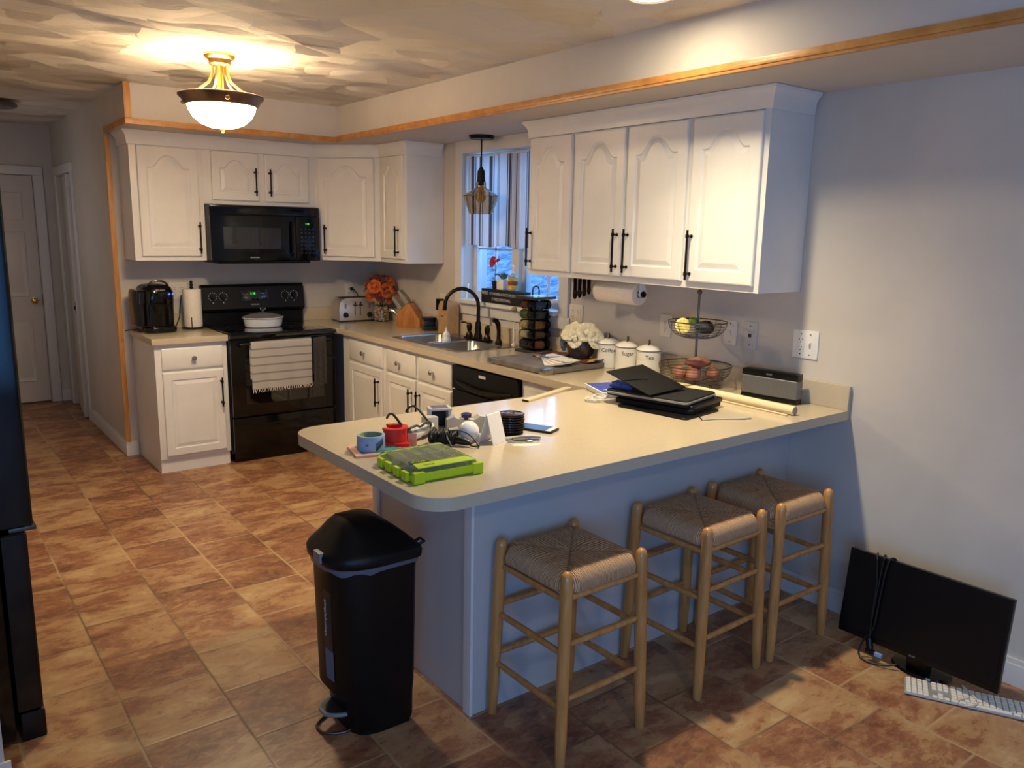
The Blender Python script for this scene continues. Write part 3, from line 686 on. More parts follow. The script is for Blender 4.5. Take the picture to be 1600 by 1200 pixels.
# ------------------------------------------------------------------ range
rg=thing('range','black electric range with glass cooktop and two towels on its handle','stove',(-1.443,0,0))
RW=.776
B().bx(.0,RW,-.615,-.012,.07,.885,.003).bx(.02,RW-.02,-.60,-.02,0,.07).ob('body',m_black,rg)
B().bx(-.002,RW+.002,-.665,-.012,.886,.912,.006).bx(.02,RW-.02,-.64,-.10,.9125,.918,.002).ob('cooktop',m_bglass,rg)
for (x,y,r) in ((.20,-.50,.10),(.58,-.50,.08),(.20,-.24,.08),(.58,-.24,.10)):
    B().lathe([(r-.002,.9182),(r,.9184),(r+.002,.9182)],(x,y,0),48).ob('burner_ring',mat('burner_mark',(60,58,58),.4) if 'burner_mark' not in MATS else MATS['burner_mark'],rg)
b=B(); M=Matrix(((0,0,1,0),(1,0,0,0),(0,1,0,0),(0,0,0,1)))
b.prism([(-.012,.915),(-.012,1.205),(-.055,1.215),(-.075,1.195),(-.100,1.035),(-.090,1.020),(-.062,1.005),(-.055,.915)],-.002,RW+.002,0,M=M)
bgd=b.ob('backguard',m_bplast2,rg,smooth=25)
nv=Vector((0,-.16,-.025)).normalized()  # panel faces forward and slightly down
def PF(x,z): 
    t_=(z-1.035)/.16; y=-.100+.025*t_; return frame(x,y-.0012,z,(1,0,0),(0,.154,.988))
for i,(x,) in enumerate(((.075,),(.150,),(.625,),(.695,))):
    kb=B().cyl((0,0,0),(0,0,.018),.021,.018,seg=24).bx(-.005,.005,-.019,.019,.016,.028,.002).ob('control_knob',m_bplast,rg); kb.matrix_local=PF(x,1.128)
    q=B()
    for k in range(11):
        a=-.9+ (2*PI-1.3)*k/10 -PI/2+.65+.9; q.box((.030*math.cos(a),.030*math.sin(a),.0008),(.005,.005,.0008))
    q.box((0,-.045,.0008),(.008,.008,.0008)).ob('dial_marks',m_label,kb)
dp=B().box((0,0,.001),(.205,.082,.004),.002).ob('display_panel',m_bglass,rg); dp.matrix_local=PF(.385,1.130)
text('1:38',.024,m_green_led,dp,Matrix.Translation((-.012,.014,.0035)),name='clock_digits')
for x in (-.082,-.060,.052,.074):
    for y in (.014,-.012): text('---',.016,m_label,dp,Matrix.Translation((x,y,.0035)),name='button_marks')
text('FRIGIDAIRE',.013,m_label,bgd,PF(.385,1.062),name='lettering')
od=B().bx(.004,RW-.004,-.652,-.616,.335,.880,.008).ob('oven_door',m_black,rg)
B().bx(.10,RW-.10,-.6535,-.6525,.42,.74,.0).ob('oven_window',m_bglass,od)
B().tube([(.06,-.652,.835),(.06,-.695,.848),(.10,-.700,.850),(RW-.10,-.700,.850),(RW-.06,-.695,.848),(RW-.06,-.652,.835)],.011,10).ob('handle',m_bplast,od)
dr=B().bx(.004,RW-.004,-.652,-.616,.085,.326,.008).ob('storage_drawer',m_black,rg)
B().bx(.14,RW-.14,-.660,-.652,.262,.274,.003).ob('drawer_lip',m_bplast,dr)
# towels over the handle
def towel(name,label,x0,x1,zb,m,seed,zback=.60,fringe=False,yo=0):
    t_=thing(name,label,'towel',(-1.443,0,0)); rnd=random.Random(seed); ph=rnd.random()*6
    pr=[(-.682,zback),(-.683,.80),(-.686,.845),(-.692,.864+yo),(-.702,.8665+yo),(-.712,.862+yo),(-.7155-yo,.84)]
    n=10
    for i in range(1,n+1): pr.append((-.7155-yo,.84+(zb-.84)*i/n))
    def fn(u,v):
        k=v*(len(pr)-1); i=min(int(k),len(pr)-2); f=k-i; y=pr[i][0]*(1-f)+pr[i+1][0]*f; z=pr[i][1]*(1-f)+pr[i+1][1]*f
        w=max(0,(.86-z))*(.035 if i>=6 else 0)
        return (x0+(x1-x0)*u+ (.012*(z-.86) if i>=6 else 0), y-abs(w*math.sin(u*7+ph))*.6-.2*w*(1+math.sin(u*15+ph)), z+.006*u)
    b=B().grid(fn,36,32)
    bmesh.ops.solidify(b.bm,geom=b.bm.faces[:],thickness=.0025); o=b.ob('cloth',m,t_,smooth=60)
    if fringe:
        q=B()
        for i in range(34):
            u=(i+.5)/34; p=Vector(fn(u,1)); q.tube([p,p+Vector((rnd.uniform(-.005,.005),-.002,-.012)),p+Vector((rnd.uniform(-.009,.009),-.003,-.024))],.0022,5,radii=[.003,.002,.0012])
        q.ob('fringe',m_towelp,t_)
    return t_
towel('striped_towel','white towel with grey stripes and a fringe hanging on the oven handle',.122,.560,.535,m_towel1,3,fringe=True)
towel('grey_towel','dark grey knit towel hanging on the oven handle right of the striped towel',.575,.672,.520,m_towel2,5)
# oval casserole
m_cas=mat('casserole_grey_white',(212,214,220),.25,coat=.3)
cs=thing('casserole_dish','pale oval casserole dish with a glass lid on the cooktop','dish',(-1.080,-.31,.9190))
B().lathe([(0,0),(.118,0),(.126,.006),(.131,.03),(.135,.062),(.143,.066),(.143,.071),(.133,.071),(.127,.060),(.120,.012),(0,.008)],seg=56,sx=1.06,sy=.82).ob('body',m_cas,cs)
B().lathe([(.138,.071),(.138,.074),(.12,.084),(.08,.096),(.03,.102),(0,.103),(0,.099),(.03,.098),(.078,.092),(.118,.080),(.134,.071)],seg=56,sx=1.06,sy=.82).ob('glass_lid',m_glass,cs)
B().lathe([(0,.1035),(.010,.104),(.008,.115),(.022,.130),(.021,.136),(0,.138)],seg=24).ob('lid_knob',m_glass,cs)
# microwave
mw=thing('microwave','black over the range microwave under the short wall cabinet','microwave',(-1.459,0,0)); MW=.797
B().bx(.0,MW,-.385,-.006,1.400,1.786,.004).bx(.06,MW-.06,-.36,-.03,1.380,1.400,.004).ob('body',m_bplast,mw)
B().bx(.0,MW,-.402,-.3855,1.722,1.786,.005).ob('vent_panel',m_black,mw)
md=B().bx(.0,.610,-.415,-.3855,1.400,1.719,.010,3).ob('door',m_black,mw)
B().bx(.085,.495,-.4165,-.4155,1.485,1.635).ob('door_window',mat('window_mesh_glass',(26,26,28),.10,coat=.5),md)
b=B(); b.tube([(.575,-.414,1.680),(.577,-.436,1.66),(.577,-.440,1.56),(.577,-.436,1.46),(.575,-.414,1.44)],.011,10).ob('handle',m_black,md)
mp=B().bx(.613,MW,-.408,-.3855,1.400,1.719,.008).ob('control_panel',m_black,mw)
text('1:38',.018,m_green_led,mp,FY(.70,-.4087,1.668),name='clock_digits')
q=B()
for i in range(4):
    for j in range(7): q.box((.655+.030*i,-.4087,1.63-.029*j),(.013,.0008,.009))
q.ob('button_marks',mat('button_print',(36,50,72),.5),mp)
text('FRIGIDAIRE',.013,m_label,md,FY(.30,-.4157,1.425))

# ------------------------------------------------------------------ left counter items
cm=thing('coffee_maker','black single serve coffee maker with two blue lit buttons','coffee maker',(-1.795,-.205,.9145),.06)
def rr2(w,d,r,n=6): return arc(w/2-r,d/2-r,r,0,90,n)+arc(-w/2+r,d/2-r,r,90,180,n)+arc(-w/2+r,-d/2+r,r,180,270,n)+arc(w/2-r,-d/2+r,r,270,360,n)
def sect(b,w,d,r,z,cx=0,cy=0): return [(x+cx,y+cy,z) for x,y in rr2(w,d,r)]
b=B()
b.loops([sect(b,.205,.27,.06,0),sect(b,.215,.28,.06,.012),sect(b,.215,.28,.06,.035),sect(b,.205,.27,.06,.042)],cap0=True,cap1=True)
b.loops([sect(b,.205,.225,.05,.04,0,.012),sect(b,.208,.225,.05,.17,0,.012),sect(b,.212,.225,.05,.20,0,.012)],cap0=True,cap1=True)
b.loops([sect(b,.205,.25,.06,.19,0,.01),sect(b,.215,.26,.07,.215,0,.01),sect(b,.215,.265,.08,.27,0,.01),sect(b,.19,.25,.08,.305,0,.012),sect(b,.14,.20,.06,.322,0,.014),sect(b,.05,.08,.02,.327,0,.016)],cap0=True,cap1=True)
b.ob('body',m_black,cm,smooth=50)
B().loops([sect(None,.044,.20,.02,.05,-.120,.0),sect(None,.046,.21,.02,.20,-.122,.0)],cap0=True,cap1=True).loops([sect(None,.055,.215,.02,.20,-.120,.0),sect(None,.052,.215,.022,.275,-.118,.0),sect(None,.045,.19,.018,.29,-.114,0)],cap0=True,cap1=True).ob('water_tank',mat('smoked_plastic',(24,24,28),.12,trans=.3),cm)
B().cyl((0,-.075,.135),(0,-.075,.195),.045,.060).ob('brew_head',m_bplast,cm)
b=B(); b.tube([(-.072,-.03,.285)]+[(-.072*math.cos(PI*i/10),-.055-.03*math.sin(PI*i/10),.300+.052*math.sin(PI*i/10)) for i in range(11)]+[(.072,-.03,.285)],.007,10).ob('lift_handle',m_steel_d,cm)
for x in (.060,.082): B().sph((x,-.118,.262),.0065,(1,.5,.8)).ob('button_light',m_blue_led,cm)
text('KEURIG',.016,m_steel,cm,frame(0,-.1215,.290,(1,0,0),(0,.35,.93)),extr=.001)
for pp_ in ([(-.10,.07,.01),(-.135,.10,.005),(-.16,.10,.006),(-.19,.065,.006)],[(.10,.055,.006),(.135,.105,.006),(.16,.125,.012),(.195,.15,.075),(.215,.175,.185),(.225,.185,.230)]): B().tube(pp_,.0035,8,M=rz(-.06)).ob('power_cord',m_cord,cm)
pt=thing('paper_towel_stand','upright paper towel roll on a black stand beside the coffee maker','paper towel',(-1.535,-.155,.9145))
B().lathe([(0,0),(.075,0),(.077,.008),(.02,.012),(0,.012)]).cyl((0,0,.01),(0,0,.295),.006).lathe([(0,.285),(.011,.286),(.013,.293),(.008,.300),(.014,.311),(.008,.322),(.012,.332),(0,.344)],seg=16).ob('stand',m_bmatte,pt)
B().lathe([(.020,.013),(.060,.013),(.063,.02),(.063,.275),(.060,.281),(.020,.281),(.020,.013)],seg=40).ob('paper_roll',m_towelp,pt)
B().tube([(-.028,-.0685,.012),(-.028,-.0685,.085)],.003,8).ob('tear_arm',m_bmatte,pt)

# ------------------------------------------------------------------ wall plates
def plate(name,label,cat,M,w=.075,h=.118,kind='outlet',col=m_plate,group='wall plates'):
    p=thing(name,label,cat,(0,0,0)); p.matrix_world=M; 
    B().box((0,0,.003),(w,h,.006),.002).ob('cover_plate',col,p)
    ks=kind.split('+'); n=len(ks)
    for i,k in enumerate(ks):
        x=(i-(n-1)/2)*.046
        if k=='outlet' or k=='duplex':
            B().box((x,0,.0065),(.034,.068,.002),.0008).ob('receptacle',col,p)
            q=B()
            for y in (.018,-.018): q.box((x-.006,y+.004,.0078),(.0022,.009,.0008)).box((x+.006,y+.004,.0078),(.0022,.007,.0008)).cyl((x,y-.008,.0074),(x,y-.008,.0082),.0026,seg=10)
            q.ob('slots',m_slot,p)
        elif k=='switch':
            B().box((x,0,.008),(.010,.024,.006),.001).box((x,.004,.014),(.007,.010,.010),.001).ob('toggle',col,p)
        elif k=='jack':
            B().box((x,0,.0075),(.016,.016,.004),.001).ob('jack',m_slot,p)
        q=B()
        for y in ((.045,-.045) if k!='outlet' else (.0,)): q.cyl((x,y,.005),(x,y,.0075),.003,seg=10)
        q.ob('screw',m_slot,p)
    return p
plate('outlet_plate','outlet on the back wall between coffee maker and paper towel roll','outlet',FY(-1.585,0,1.175),w=.12,kind='outlet+outlet')
plate('outlet_plate','outlet on the back wall directly above the toaster','outlet',FY(-.236,0,1.135))
plate('outlet_plate','outlet left of the window with a black adapter plugged in','outlet',FX(0,-1.075,1.125))
plate('outlet_plate','double outlet plate under the cabinet behind the spice rack','outlet',FX(0,-2.545,1.165),w=.12,kind='duplex+outlet')
plate('outlet_plate','single outlet left of the two tier wire basket','outlet',FX(0,-3.250,1.170))
plate('switch_plate','switch plate seen just right of the basket pole','switch',FX(0,-3.665,1.180),kind='switch')
plate('jack_plate','steel phone jack plate right of the switch by the basket','wall plate',FX(0,-3.780,1.178),kind='jack',col=mat('grey_white_plate',(200,196,192),.3),h=.13)
plate('outlet_plate','white outlet and switch plate on the bare wall past the cabinets','outlet',FX(0,-4.075,1.172),w=.125,h=.125,kind='duplex+switch',col=m_wplast)
tag(B().bx(-.045,-.0085,-1.100,-1.045,1.06,1.145,.004).ob('power_adapter',m_bplast),'black power adapter plugged in left of the window','adapter')
# ------------------------------------------------------------------ toaster
ts=thing('toaster','brushed steel four slice toaster in the corner of the counter','toaster',(-.305,-.215,.9145),-.10)
b=B(); prof=[(-.148,.012),(-.150,.10),(-.145,.150),(-.125,.176),(-.09,.188),(.09,.188),(.125,.176),(.145,.150),(.150,.10),(.148,.012)]
M=Matrix(((1,0,0,0),(0,0,-1,0),(0,1,0,0),(0,0,0,1)))
b.prism(prof,-.075,.10,.006,M=M).ob('body',mat('toaster_steel',(205,198,188),.42,metal=.85),ts,smooth=40)
B().bx(-.152,.152,-.105,.080,.0,.0115,.004).ob('base',m_steel_d,ts)
q=B()
for x in (-.075,.075):
    for y in (-.04,.02): q.bx(x-.062,x+.062,y-.012,y+.012,.1885,.191,.001)
q.bx(-.10,.10,-.065,.045,.1883,.1893).ob('slots',m_bmatte,ts)
for x in (-.10,.10):
    B().cyl((x,-.1005,.055),(x,-.118,.055),.022,.019).bx(x-.003,x+.003,-.121,-.117,.038,.072,.001).ob('dial',m_bmatte,ts)
    q=B()
    for k in range(5): q.bx(x-.008,x+.008,-.1018,-.1005,.108+.008*k,.112+.008*k)
    q.ob('button_column',m_bplast,ts)
for x in (-.022,.022):
    B().bx(x-.0025,x+.0025,-.1018,-.1005,.05,.15).ob('lever_slot',m_bplast,ts); B().bx(x-.016,x+.016,-.118,-.1022,.128,.137,.003).cyl((x,-.1022,.150),(x,-.112,.150),.006).ob('lever',m_bplast,ts)

B().box((.06,.185,.240),(.024,.022,.024),.003).tube([(.06,.175,.240),(.07,.16,.235),(.095,.155,.205),(.10,.15,.165),(.095,.135,.105)],.003,8).ob('power_cord',m_cord,ts)
# ------------------------------------------------------------------ flowers
def bloom(b,c,r,axis,seed,layers=4):
    rnd=random.Random(seed); Q=Vector(axis).normalized().to_track_quat('Z','Y').to_matrix().to_4x4(); Q.translation=Vector(c)
    for L in range(layers):
        t_=L/(layers-1); n=4+2*L; rr=r*(.32+.68*t_); open_=.25+1.0*t_
        for k in range(n):
            a=2*PI*k/n+L*.9+rnd.uniform(-.25,.25); wob=rnd.uniform(-.12,.12); w=r*(.42+.25*t_)
            def fn(u,v,a=a,rr=rr,w=w,open_=open_,wob=wob):
                s=(u-.5)*2; R_=rr*(math.sin(min(v*1.4,1.35))*.55+.45*v*open_*.75)+.15*r
                ang=a+s*w/max(rr,.5*r)*math.sin(PI*min(v*.8+.12,1))**.6
                z=rr*(1.05*v**.8-.45*open_*v*v)-.25*r+.06*r*math.sin(s*5+wob*20)*v-.10*r*s*s*v
                return (R_*math.cos(ang),R_*math.sin(ang),z+wob*r*v)
            b.grid(fn,6,5,M=Q)
    b.sph((0,0,.1*r),r*.35,(1,1,.9),10,7,M=Q)
def leaf(b,p,d,l,w,droop=.3):
    d=Vector(d).normalized(); side=d.cross(Vector((0,0,1)))
    if side.length<.1: side=Vector((1,0,0))
    side.normalize(); p=Vector(p)
    b.grid(lambda u,v: p+d*(l*v)+side*((u-.5)*w*math.sin(PI*min(v*.96+.04,1))**.8)+Vector((0,0,-droop*l*v*v+.25*w*abs(u-.5)*2)),4,6)
def petals_mat(name,c1,c2):
    m=noisy(name,c1,c2,28,.75,.1,sheen=.2); return m
m_or=petals_mat('orange_petals',(216,106,30),(150,58,14)); m_rs=petals_mat('rust_petals',(126,40,18),(90,26,14)); m_cr=petals_mat('cream_petals',(232,224,196),(214,202,168))
jx,jy=-.135,-.372
fl=thing('flower_bouquet','bunch of orange and rust silk roses in the jar of corks','flowers',(jx,jy,1.0))
spots=[((-.085,-.05,.195),.052,m_or,(-.5,-.6,.3)),((.0,-.085,.165),.054,m_or,(0,-1,.15)),((-.05,-.03,.262),.036,m_rs,(-.3,-.4,.9)),((.045,-.06,.235),.045,m_or,(.2,-.7,.5)),((-.10,-.01,.115),.038,m_or,(-1,-.5,-.1)),((-.055,-.075,.115),.034,m_rs,(-.4,-1,-.1)),((.095,-.04,.170),.040,m_or,(.8,-.6,.1)),((.012,-.02,.268),.036,m_rs,(0,-.2,1)),((.075,0,.240),.036,m_rs,(.6,-.2,.7)),((.065,-.085,.120),.034,m_or,(.5,-1,-.1)),((-.025,.05,.25),.045,m_or,(0,.5,1)),((.10,.02,.12),.036,m_rs,(1,0,0)),((-.045,-.065,.165),.040,m_or,(-.3,-1,.2)),((.045,-.075,.175),.040,m_rs,(.3,-1,.2)),((-.02,-.07,.205),.040,m_rs,(0,-.8,.5)),((.0,0,.22),.05,m_or,(0,-.3,1)),((.03,-.07,.09),.034,m_or,(.1,-1,-.3)),((-.09,-.04,.15),.036,m_rs,(-1,-.5,.1)),((.085,-.045,.215),.038,m_or,(.7,-.7,.4)),((-.1,.05,.19),.045,m_or,(-1,.5,.3))]
for i,(p,r,m,a) in enumerate(spots):
    b=B(); bloom(b,p,r,a,i+3); o=b.ob('bloom',m,fl,smooth=60,fix=False)
b=B()
for i in range(9):
    a=i*2.4; leaf(b,(.02*math.cos(a),.02*math.sin(a),.10),(math.cos(a),math.sin(a),.25),.085,.045)
b.ob('leaves',m_leafg,fl,fix=False)
b=B()
for i in range(7): a=i*.9; b.tube([(.012*math.cos(a),.012*math.sin(a),-.0),(.01*math.cos(a),.01*math.sin(a),.08),(.05*math.cos(a),.05*math.sin(a),.19)],.0025,6)
b.ob('stems',m_leafg,fl)
jr=thing('glass_jar','clear glass jar filled with corks holding the orange roses','jar',(jx,jy,.9145))
B().lathe([(0,0),(.050,0),(.056,.006),(.056,.105),(.052,.122),(.036,.138),(.034,.150),(.037,.158),(.034,.158),(.031,.150),(.033,.139),(.049,.121),(.053,.104),(.053,.007),(0,.004)],seg=48).ob('jar_glass',m_glass,jr)
m_cork=noisy('cork',(206,180,142),(176,146,106),60,.9,.2)
ck=B().cyl((0,0,-.020),(0,0,.020),.0105,.0105,seg=14).ob('cork',m_cork); tag(ck,'wine cork inside the clear jar below the orange roses','cork','corks in the jar')
rnd=random.Random(2); first=True
for L in range(5):
    for k in range(8):
        a=2*PI*k/8+L*.4; r_=.036; o=ck if first else ck.copy()
        if not first: COL.objects.link(o)
        first=False
        o.location=(jx+r_*math.cos(a),jy+r_*math.sin(a),.9145+.020+L*.0215); 
        o.rotation_euler=Euler((PI/2+rnd.uniform(-.25,.25),0,a+rnd.choice([0,.35,-.35])+PI/2*0+ (PI if k%2 else 0))) if (L+k)%3 else Euler((rnd.uniform(-.4,.4),rnd.uniform(-.3,.3),0))
        o.rotation_euler.z=a+PI/2+rnd.uniform(-.3,.3)-PI/2*0
# ------------------------------------------------------------------ knife block
kb=thing('knife_block','slanted wooden knife block with steel handled knives','knife block',(-.125,-.800,.9145),math.radians(-52))
# local: +x is the low back side, knives lean up towards -x
M=Matrix(((1,0,0,0),(0,0,-1,0),(0,1,0,0),(0,0,0,1)))
kbo=B().prism([(-.085,0),(.105,0),(.105,.055),(.015,.185),(-.035,.150),(-.085,.085)],-.055,.055,.004,M=M).ob('block',m_block,kb)
q=B(); dirv=Vector((-.62,0,.78)).normalized()
B().box((0,0,.0006),(.016,.018,.0012)).ob('brand_mark',m_dprint,kbo).matrix_local=frame(-.0856,.0,.035,(0,1,0),(0,0,1))@Matrix.Rotation(0,4,'Z')
def knife(parent,p,l,w):
    p=Vector(p); s_=Matrix(((dirv.x,0,dirv.z,p.x),(dirv.y,1,0,p.y),(dirv.z,0,-dirv.x,p.z),(0,0,0,1)))
    b=B(); b.loops([[(t_*l,w*.5*yy,zz*(.012+.003*math.sin(t_*PI*1.5))) for yy,zz in ((-1,-1),(1,-1),(1.15,0),(1,1),(-1,1),(-1.15,0))] for t_ in (0,.15,.35,.6,.85,.97,1)],cap0=True,cap1=True,M=s_)
    return b
n=0
for i,(x,z) in enumerate(((.006,.180),(-.050,.138))):
    for j in range(4):
        y=-.040+.027*j; kk=thing('knife',['steel handled knife in the upper row of the knife block','steel handled knife in the lower row of the knife block'][i],'knife',(0,0,0),0,['knives in the upper row of the block','knives in the lower row of the block'][i]); kk.matrix_world=kb.matrix_basis
        if i==0 and j==3: bpy.data.objects.remove(kk); continue
        P=(x-.004,y,z); kx=knife(None,P,.120-.012*i,.017).ob('handle',m_steel,kk)
sc_=thing('kitchen_shears','steel handled tool low on the front of the knife block','shears',(0,0,0)); sc_.matrix_world=kb.matrix_basis
B().tube([(-.088,-.02,.085),(-.12,-.02,.115),(-.15,-.02,.125),(-.172,-.02,.118)],.01,8,radii=[.008,.013,.014,.007]).ob('handle',m_steel,sc_)
B().bx(-.006,.030,-.030,.028,.0,.0015,.0,M=None).ob('knife_slot',m_bmatte,kbo).matrix_local=frame(-.002,-.0,.1760,(0,1,0),(.82,0,.57))
# black box gadget
bx_=thing('knife_sharpener','small black and green appliance between knife block and paper bag','appliance',(-.110,-1.055,.9145),-.35)
B().bx(-.045,.045,-.05,.05,0,.034,.006).bx(-.03,.045,-.035,.045,.034,.075,.006).ob('body',mat('dark_green_plastic',(24,34,34),.3),bx_)
B().bx(-.050,.048,-.055,.05,.0755,.098,.006).ob('top_cover',m_bplast,bx_)
# kraft bag
kg=thing('paper_bag','brown kraft paper bag behind the sink','bag',(-.078,-1.270,.9145),-.10)
b=B(); S=lambda w,d,z:[(x,y,z) for x,y in ((-d/2,-w/2),(d/2,-w/2),(d/2,w/2),(-d/2,w/2))]
b.loops([S(.145,.09,0),S(.145,.09,.19),S(.120,.075,.225),S(.115,.07,.228)],cap0=True,cap1=True).ob('bag_body',m_kraft,kg,smooth=20)
text('Kitchen',.014,m_dprint,kg,frame(-.0458,.01,.125,(0,-1,0),(0,0,1)))
# ------------------------------------------------------------------ window sill items
sg=thing('box_sign','black wooden box sign with white words on the window sill','sign',(-.020,-1.865,WZ0+.005))
B().bx(-.034,.034,-.225,.225,0,.092,.002).ob('box',mat('black_painted_wood',(24,24,28),.5),sg)
text('WINE',.036,m_label,sg,frame(-.0345,.183,.064,(0,-1,0),(0,0,1)),sx=.75)
text('IS TO WOMEN, AS DUCT TAPE IS TO MEN.',.026,m_label,sg,frame(-.0345,-.035,.062,(0,-1,0),(0,0,1)),sx=.66)
text('IT FIXES EVERYTHING.',.028,m_label,sg,frame(-.0345,.0,.026,(0,-1,0),(0,0,1)),sx=.75)
zs=WZ0+.005+.0925
rp=thing('potted_rose','red artificial rose in a small black pot on the box sign','plant',(-.02,-1.752,zs))
B().lathe([(0,0),(.018,0),(.024,.045),(.027,.046),(.027,.052),(.023,.052),(.020,.04),(0,.04)],seg=20).ob('pot',m_bmatte,rp)
B().tube([(0,0,.04),(.0,.004,.09),(0,-.002,.14),(0,.016,.172)],.002,6).tube([(0,0,.11),(0,-.016,.15),(0,-.026,.182)],.0016,6).ob('stem',m_leafg,rp)
b=B(); leaf(b,(0,.0,.12),(-.2,1,.3),.035,.026); leaf(b,(0,.0,.085),(-.3,-1,.6),.04,.030); leaf(b,(0,.005,.05),(-.3,.4,.8),.035,.03); leaf(b,(0,-.01,.10),(0,-1,-.2),.04,.02); b.ob('leaves',m_leaf2,rp,fix=False)
b=B(); bloom(b,(-.004,.020,.178),.034,(-1,.1,.25),9,5); b.ob('bloom',petals_mat('red_petals',(190,30,60),(150,16,44)),rp,smooth=60,fix=False)
b=B(); bloom(b,(0,-.028,.190),.015,(-.6,-.2,.6),10,3); b.ob('bud',MATS['red_petals'],rp,smooth=60,fix=False)
su=thing('potted_succulent','small succulent in a white pot on the box sign','plant',(-.015,-1.835,zs))
B().bx(-.030,.030,-.037,.037,0,.070,.006).ob('pot',m_white_c,su)
b=B()
for i in range(22):
    a=i*2.4; r_=.006+.0011*i; leaf(b,(r_*.6*math.cos(a),r_*.6*math.sin(a),.068),(math.cos(a)*r_*30,math.sin(a)*r_*30,1.0),.040,.012,-.1)
b.ob('leaves',m_leaf2,su,fix=False)
so=thing('soap_bottle','pump soap bottle with yellow fruit label on the box sign','soap bottle',(-.012,-1.935,zs))
B().lathe([(0,0),(.030,0),(.033,.006),(.033,.085),(.026,.098),(.011,.104),(.010,.112),(0,.112)],seg=32).ob('bottle',mat('clear_soap_bottle',(215,225,235),.1,trans=.6,ior=1.2),so)
B().lathe([(.0335,.010),(.0335,.082)],seg=32).ob('label',noisy('fruit_label',(226,200,60),(206,150,50),40,.5,hi=.55,lo=.45),so)
B().lathe([(.0339,.036),(.0339,.062)],seg=32).ob('label_band',mat('brown_band',(140,70,56),.5),so)
B().cyl((0,0,.112),(0,0,.128),.010).cyl((0,0,.128),(0,0,.158),.004).tube([(0,-.010,.160),(0,.004,.162),(0,.020,.158),(0,.026,.152)],.005,8).ob('pump',m_wplast,so)
bs=thing('dish_brush','white wand leaning against the left side of the window','brush',(0,0,0))
B().tube([(-.040,-1.44,WZ0+.012),(-.01,-1.405,WZ0+.06),(.03,-1.362,WZ0+.105)],.005,8,radii=[.0045,.004,.006]).ob('handle',m_wplast,bs)

# ------------------------------------------------------------------ right counter: spice rack and its jars
sr=thing('spice_rack','square steel rotating spice rack on the counter right of the sink','spice rack',(-.101,-2.283,.9145),math.radians(6))
B().bx(-.087,.087,-.087,.087,.0,.018,.003).bx(-.012,.012,-.012,.012,.018,.33,.0).ob('base',m_steel_d,sr)
B().bx(-.088,.088,-.088,.088,.326,.344,.003).ob('top_plate',m_steel_d,sr)
B().tube([(-.028,0,.348),(-.028,0,.375)]+[(-.028*math.cos(PI*i/8),0,.378+.026*math.sin(PI*i/8)) for i in range(9)]+[(.028,0,.375),(.028,0,.348)],.0045,8).ob('carry_handle',m_steel_d,sr)
b=B()
for s in (1,-1):
    for u in (1,-1): b.cyl((s*.030,u*.030,.018),(s*.030,u*.030,.330),.0035,seg=8)
b.ob('frame_rods',m_bmatte,sr)
fills=[(150,92,60),(196,166,110),(72,84,110),(96,70,44),(110,120,64),(60,60,66),(176,120,70),(132,60,40),(200,190,150),(84,92,60)]
fm=[noisy('spice_%d'%i,c,tuple(int(v*.8) for v in c),90,.8,.1) for i,c in enumerate(fills)]
side_n=['facing the sink, the left side','facing the room, the front left side','facing the camera, the front right side','facing the wall']
m_jg=mat('jar_glass',(245,250,245),.03,trans=1,ior=1.3)
proto=None; jn=0
for k in range(4):
    for j in range(5):
        t_=thing('spice_jar','spice jar with black lid, %s row, %s side of the steel rack'%(['lowest','second','middle','fourth','top'][j],['sink','front left','front right','wall'][k]),'jar',(0,0,0),0,'spice jars in the rotating rack')
        a=math.radians(6)+[PI/2,PI,-PI/2,0][k]
        # outward direction of the side, jar axis runs along the side
        o_=Vector((math.cos(a),math.sin(a),0)); tdir=Vector((-o_.y,o_.x,0))
        c=Vector((-.101,-2.283,.9145+.050+.0605*j))+o_*.056
        t_.matrix_world=Matrix(((tdir.x,o_.x,0,c.x),(tdir.y,o_.y,0,c.y),(0,0,1,c.z),(0,0,0,1)))
        MX=Matrix.Rotation(PI/2,4,'Y')
        if jn==0:
            g_=B().lathe([(0,-.056),(.022,-.056),(.0265,-.050),(.0265,.018),(.022,.026),(0,.026)],seg=8,M=MX).ob('glass_body',m_jg,t_,smooth=20)
            l_=B().lathe([(.022,.024),(.0285,.024),(.0295,.030),(.0295,.050),(.026,.054),(0,.054)],seg=28,M=MX).ob('lid',m_black,t_); P=(g_,l_)
        else:
            for q in P: n_=q.copy(); COL.objects.link(n_); n_.parent=t_
        B().lathe([(0,-.052),(.0215,-.052),(.0235,-.048),(.0235,.006),(.0,.010)],seg=8,M=MX).ob('spice',fm[(jn*3)%10],t_,smooth=20); jn+=1
# slim bottle brush and clear bottle between sprayer and rack
tg=thing('bottle_brush','upright white bottle brush with a tan bristle head beside the sprayer','brush',(-.060,-2.020,.9145))
B().lathe([(0,0),(.020,0),(.017,.01),(.006,.02),(.010,.05),(.008,.10),(.003,.12),(.003,.23),(0,.23)],seg=20).ob('handle',m_wplast,tg)
B().sph((0,0,.236),.021,(1,1,.8)).ob('bristle_head',noisy('bristles',(180,156,116),(140,120,84),200,.95,.5),tg)
tb=thing('glass_bottle','small clear bottle with a green base behind the bottle brush','bottle',(-.045,-2.090,.9145))
B().lathe([(0,0),(.024,0),(.025,.018),(0,.018)]).ob('green_base',mat('green_plastic',(20,110,60),.4),tb)
B().lathe([(.022,.0185),(.024,.03),(.024,.15),(.014,.165),(.014,.18),(.011,.18),(.011,.164),(.021,.148),(.021,.03),(0,.022)],seg=28).ob('bottle_glass',m_jg,tb)

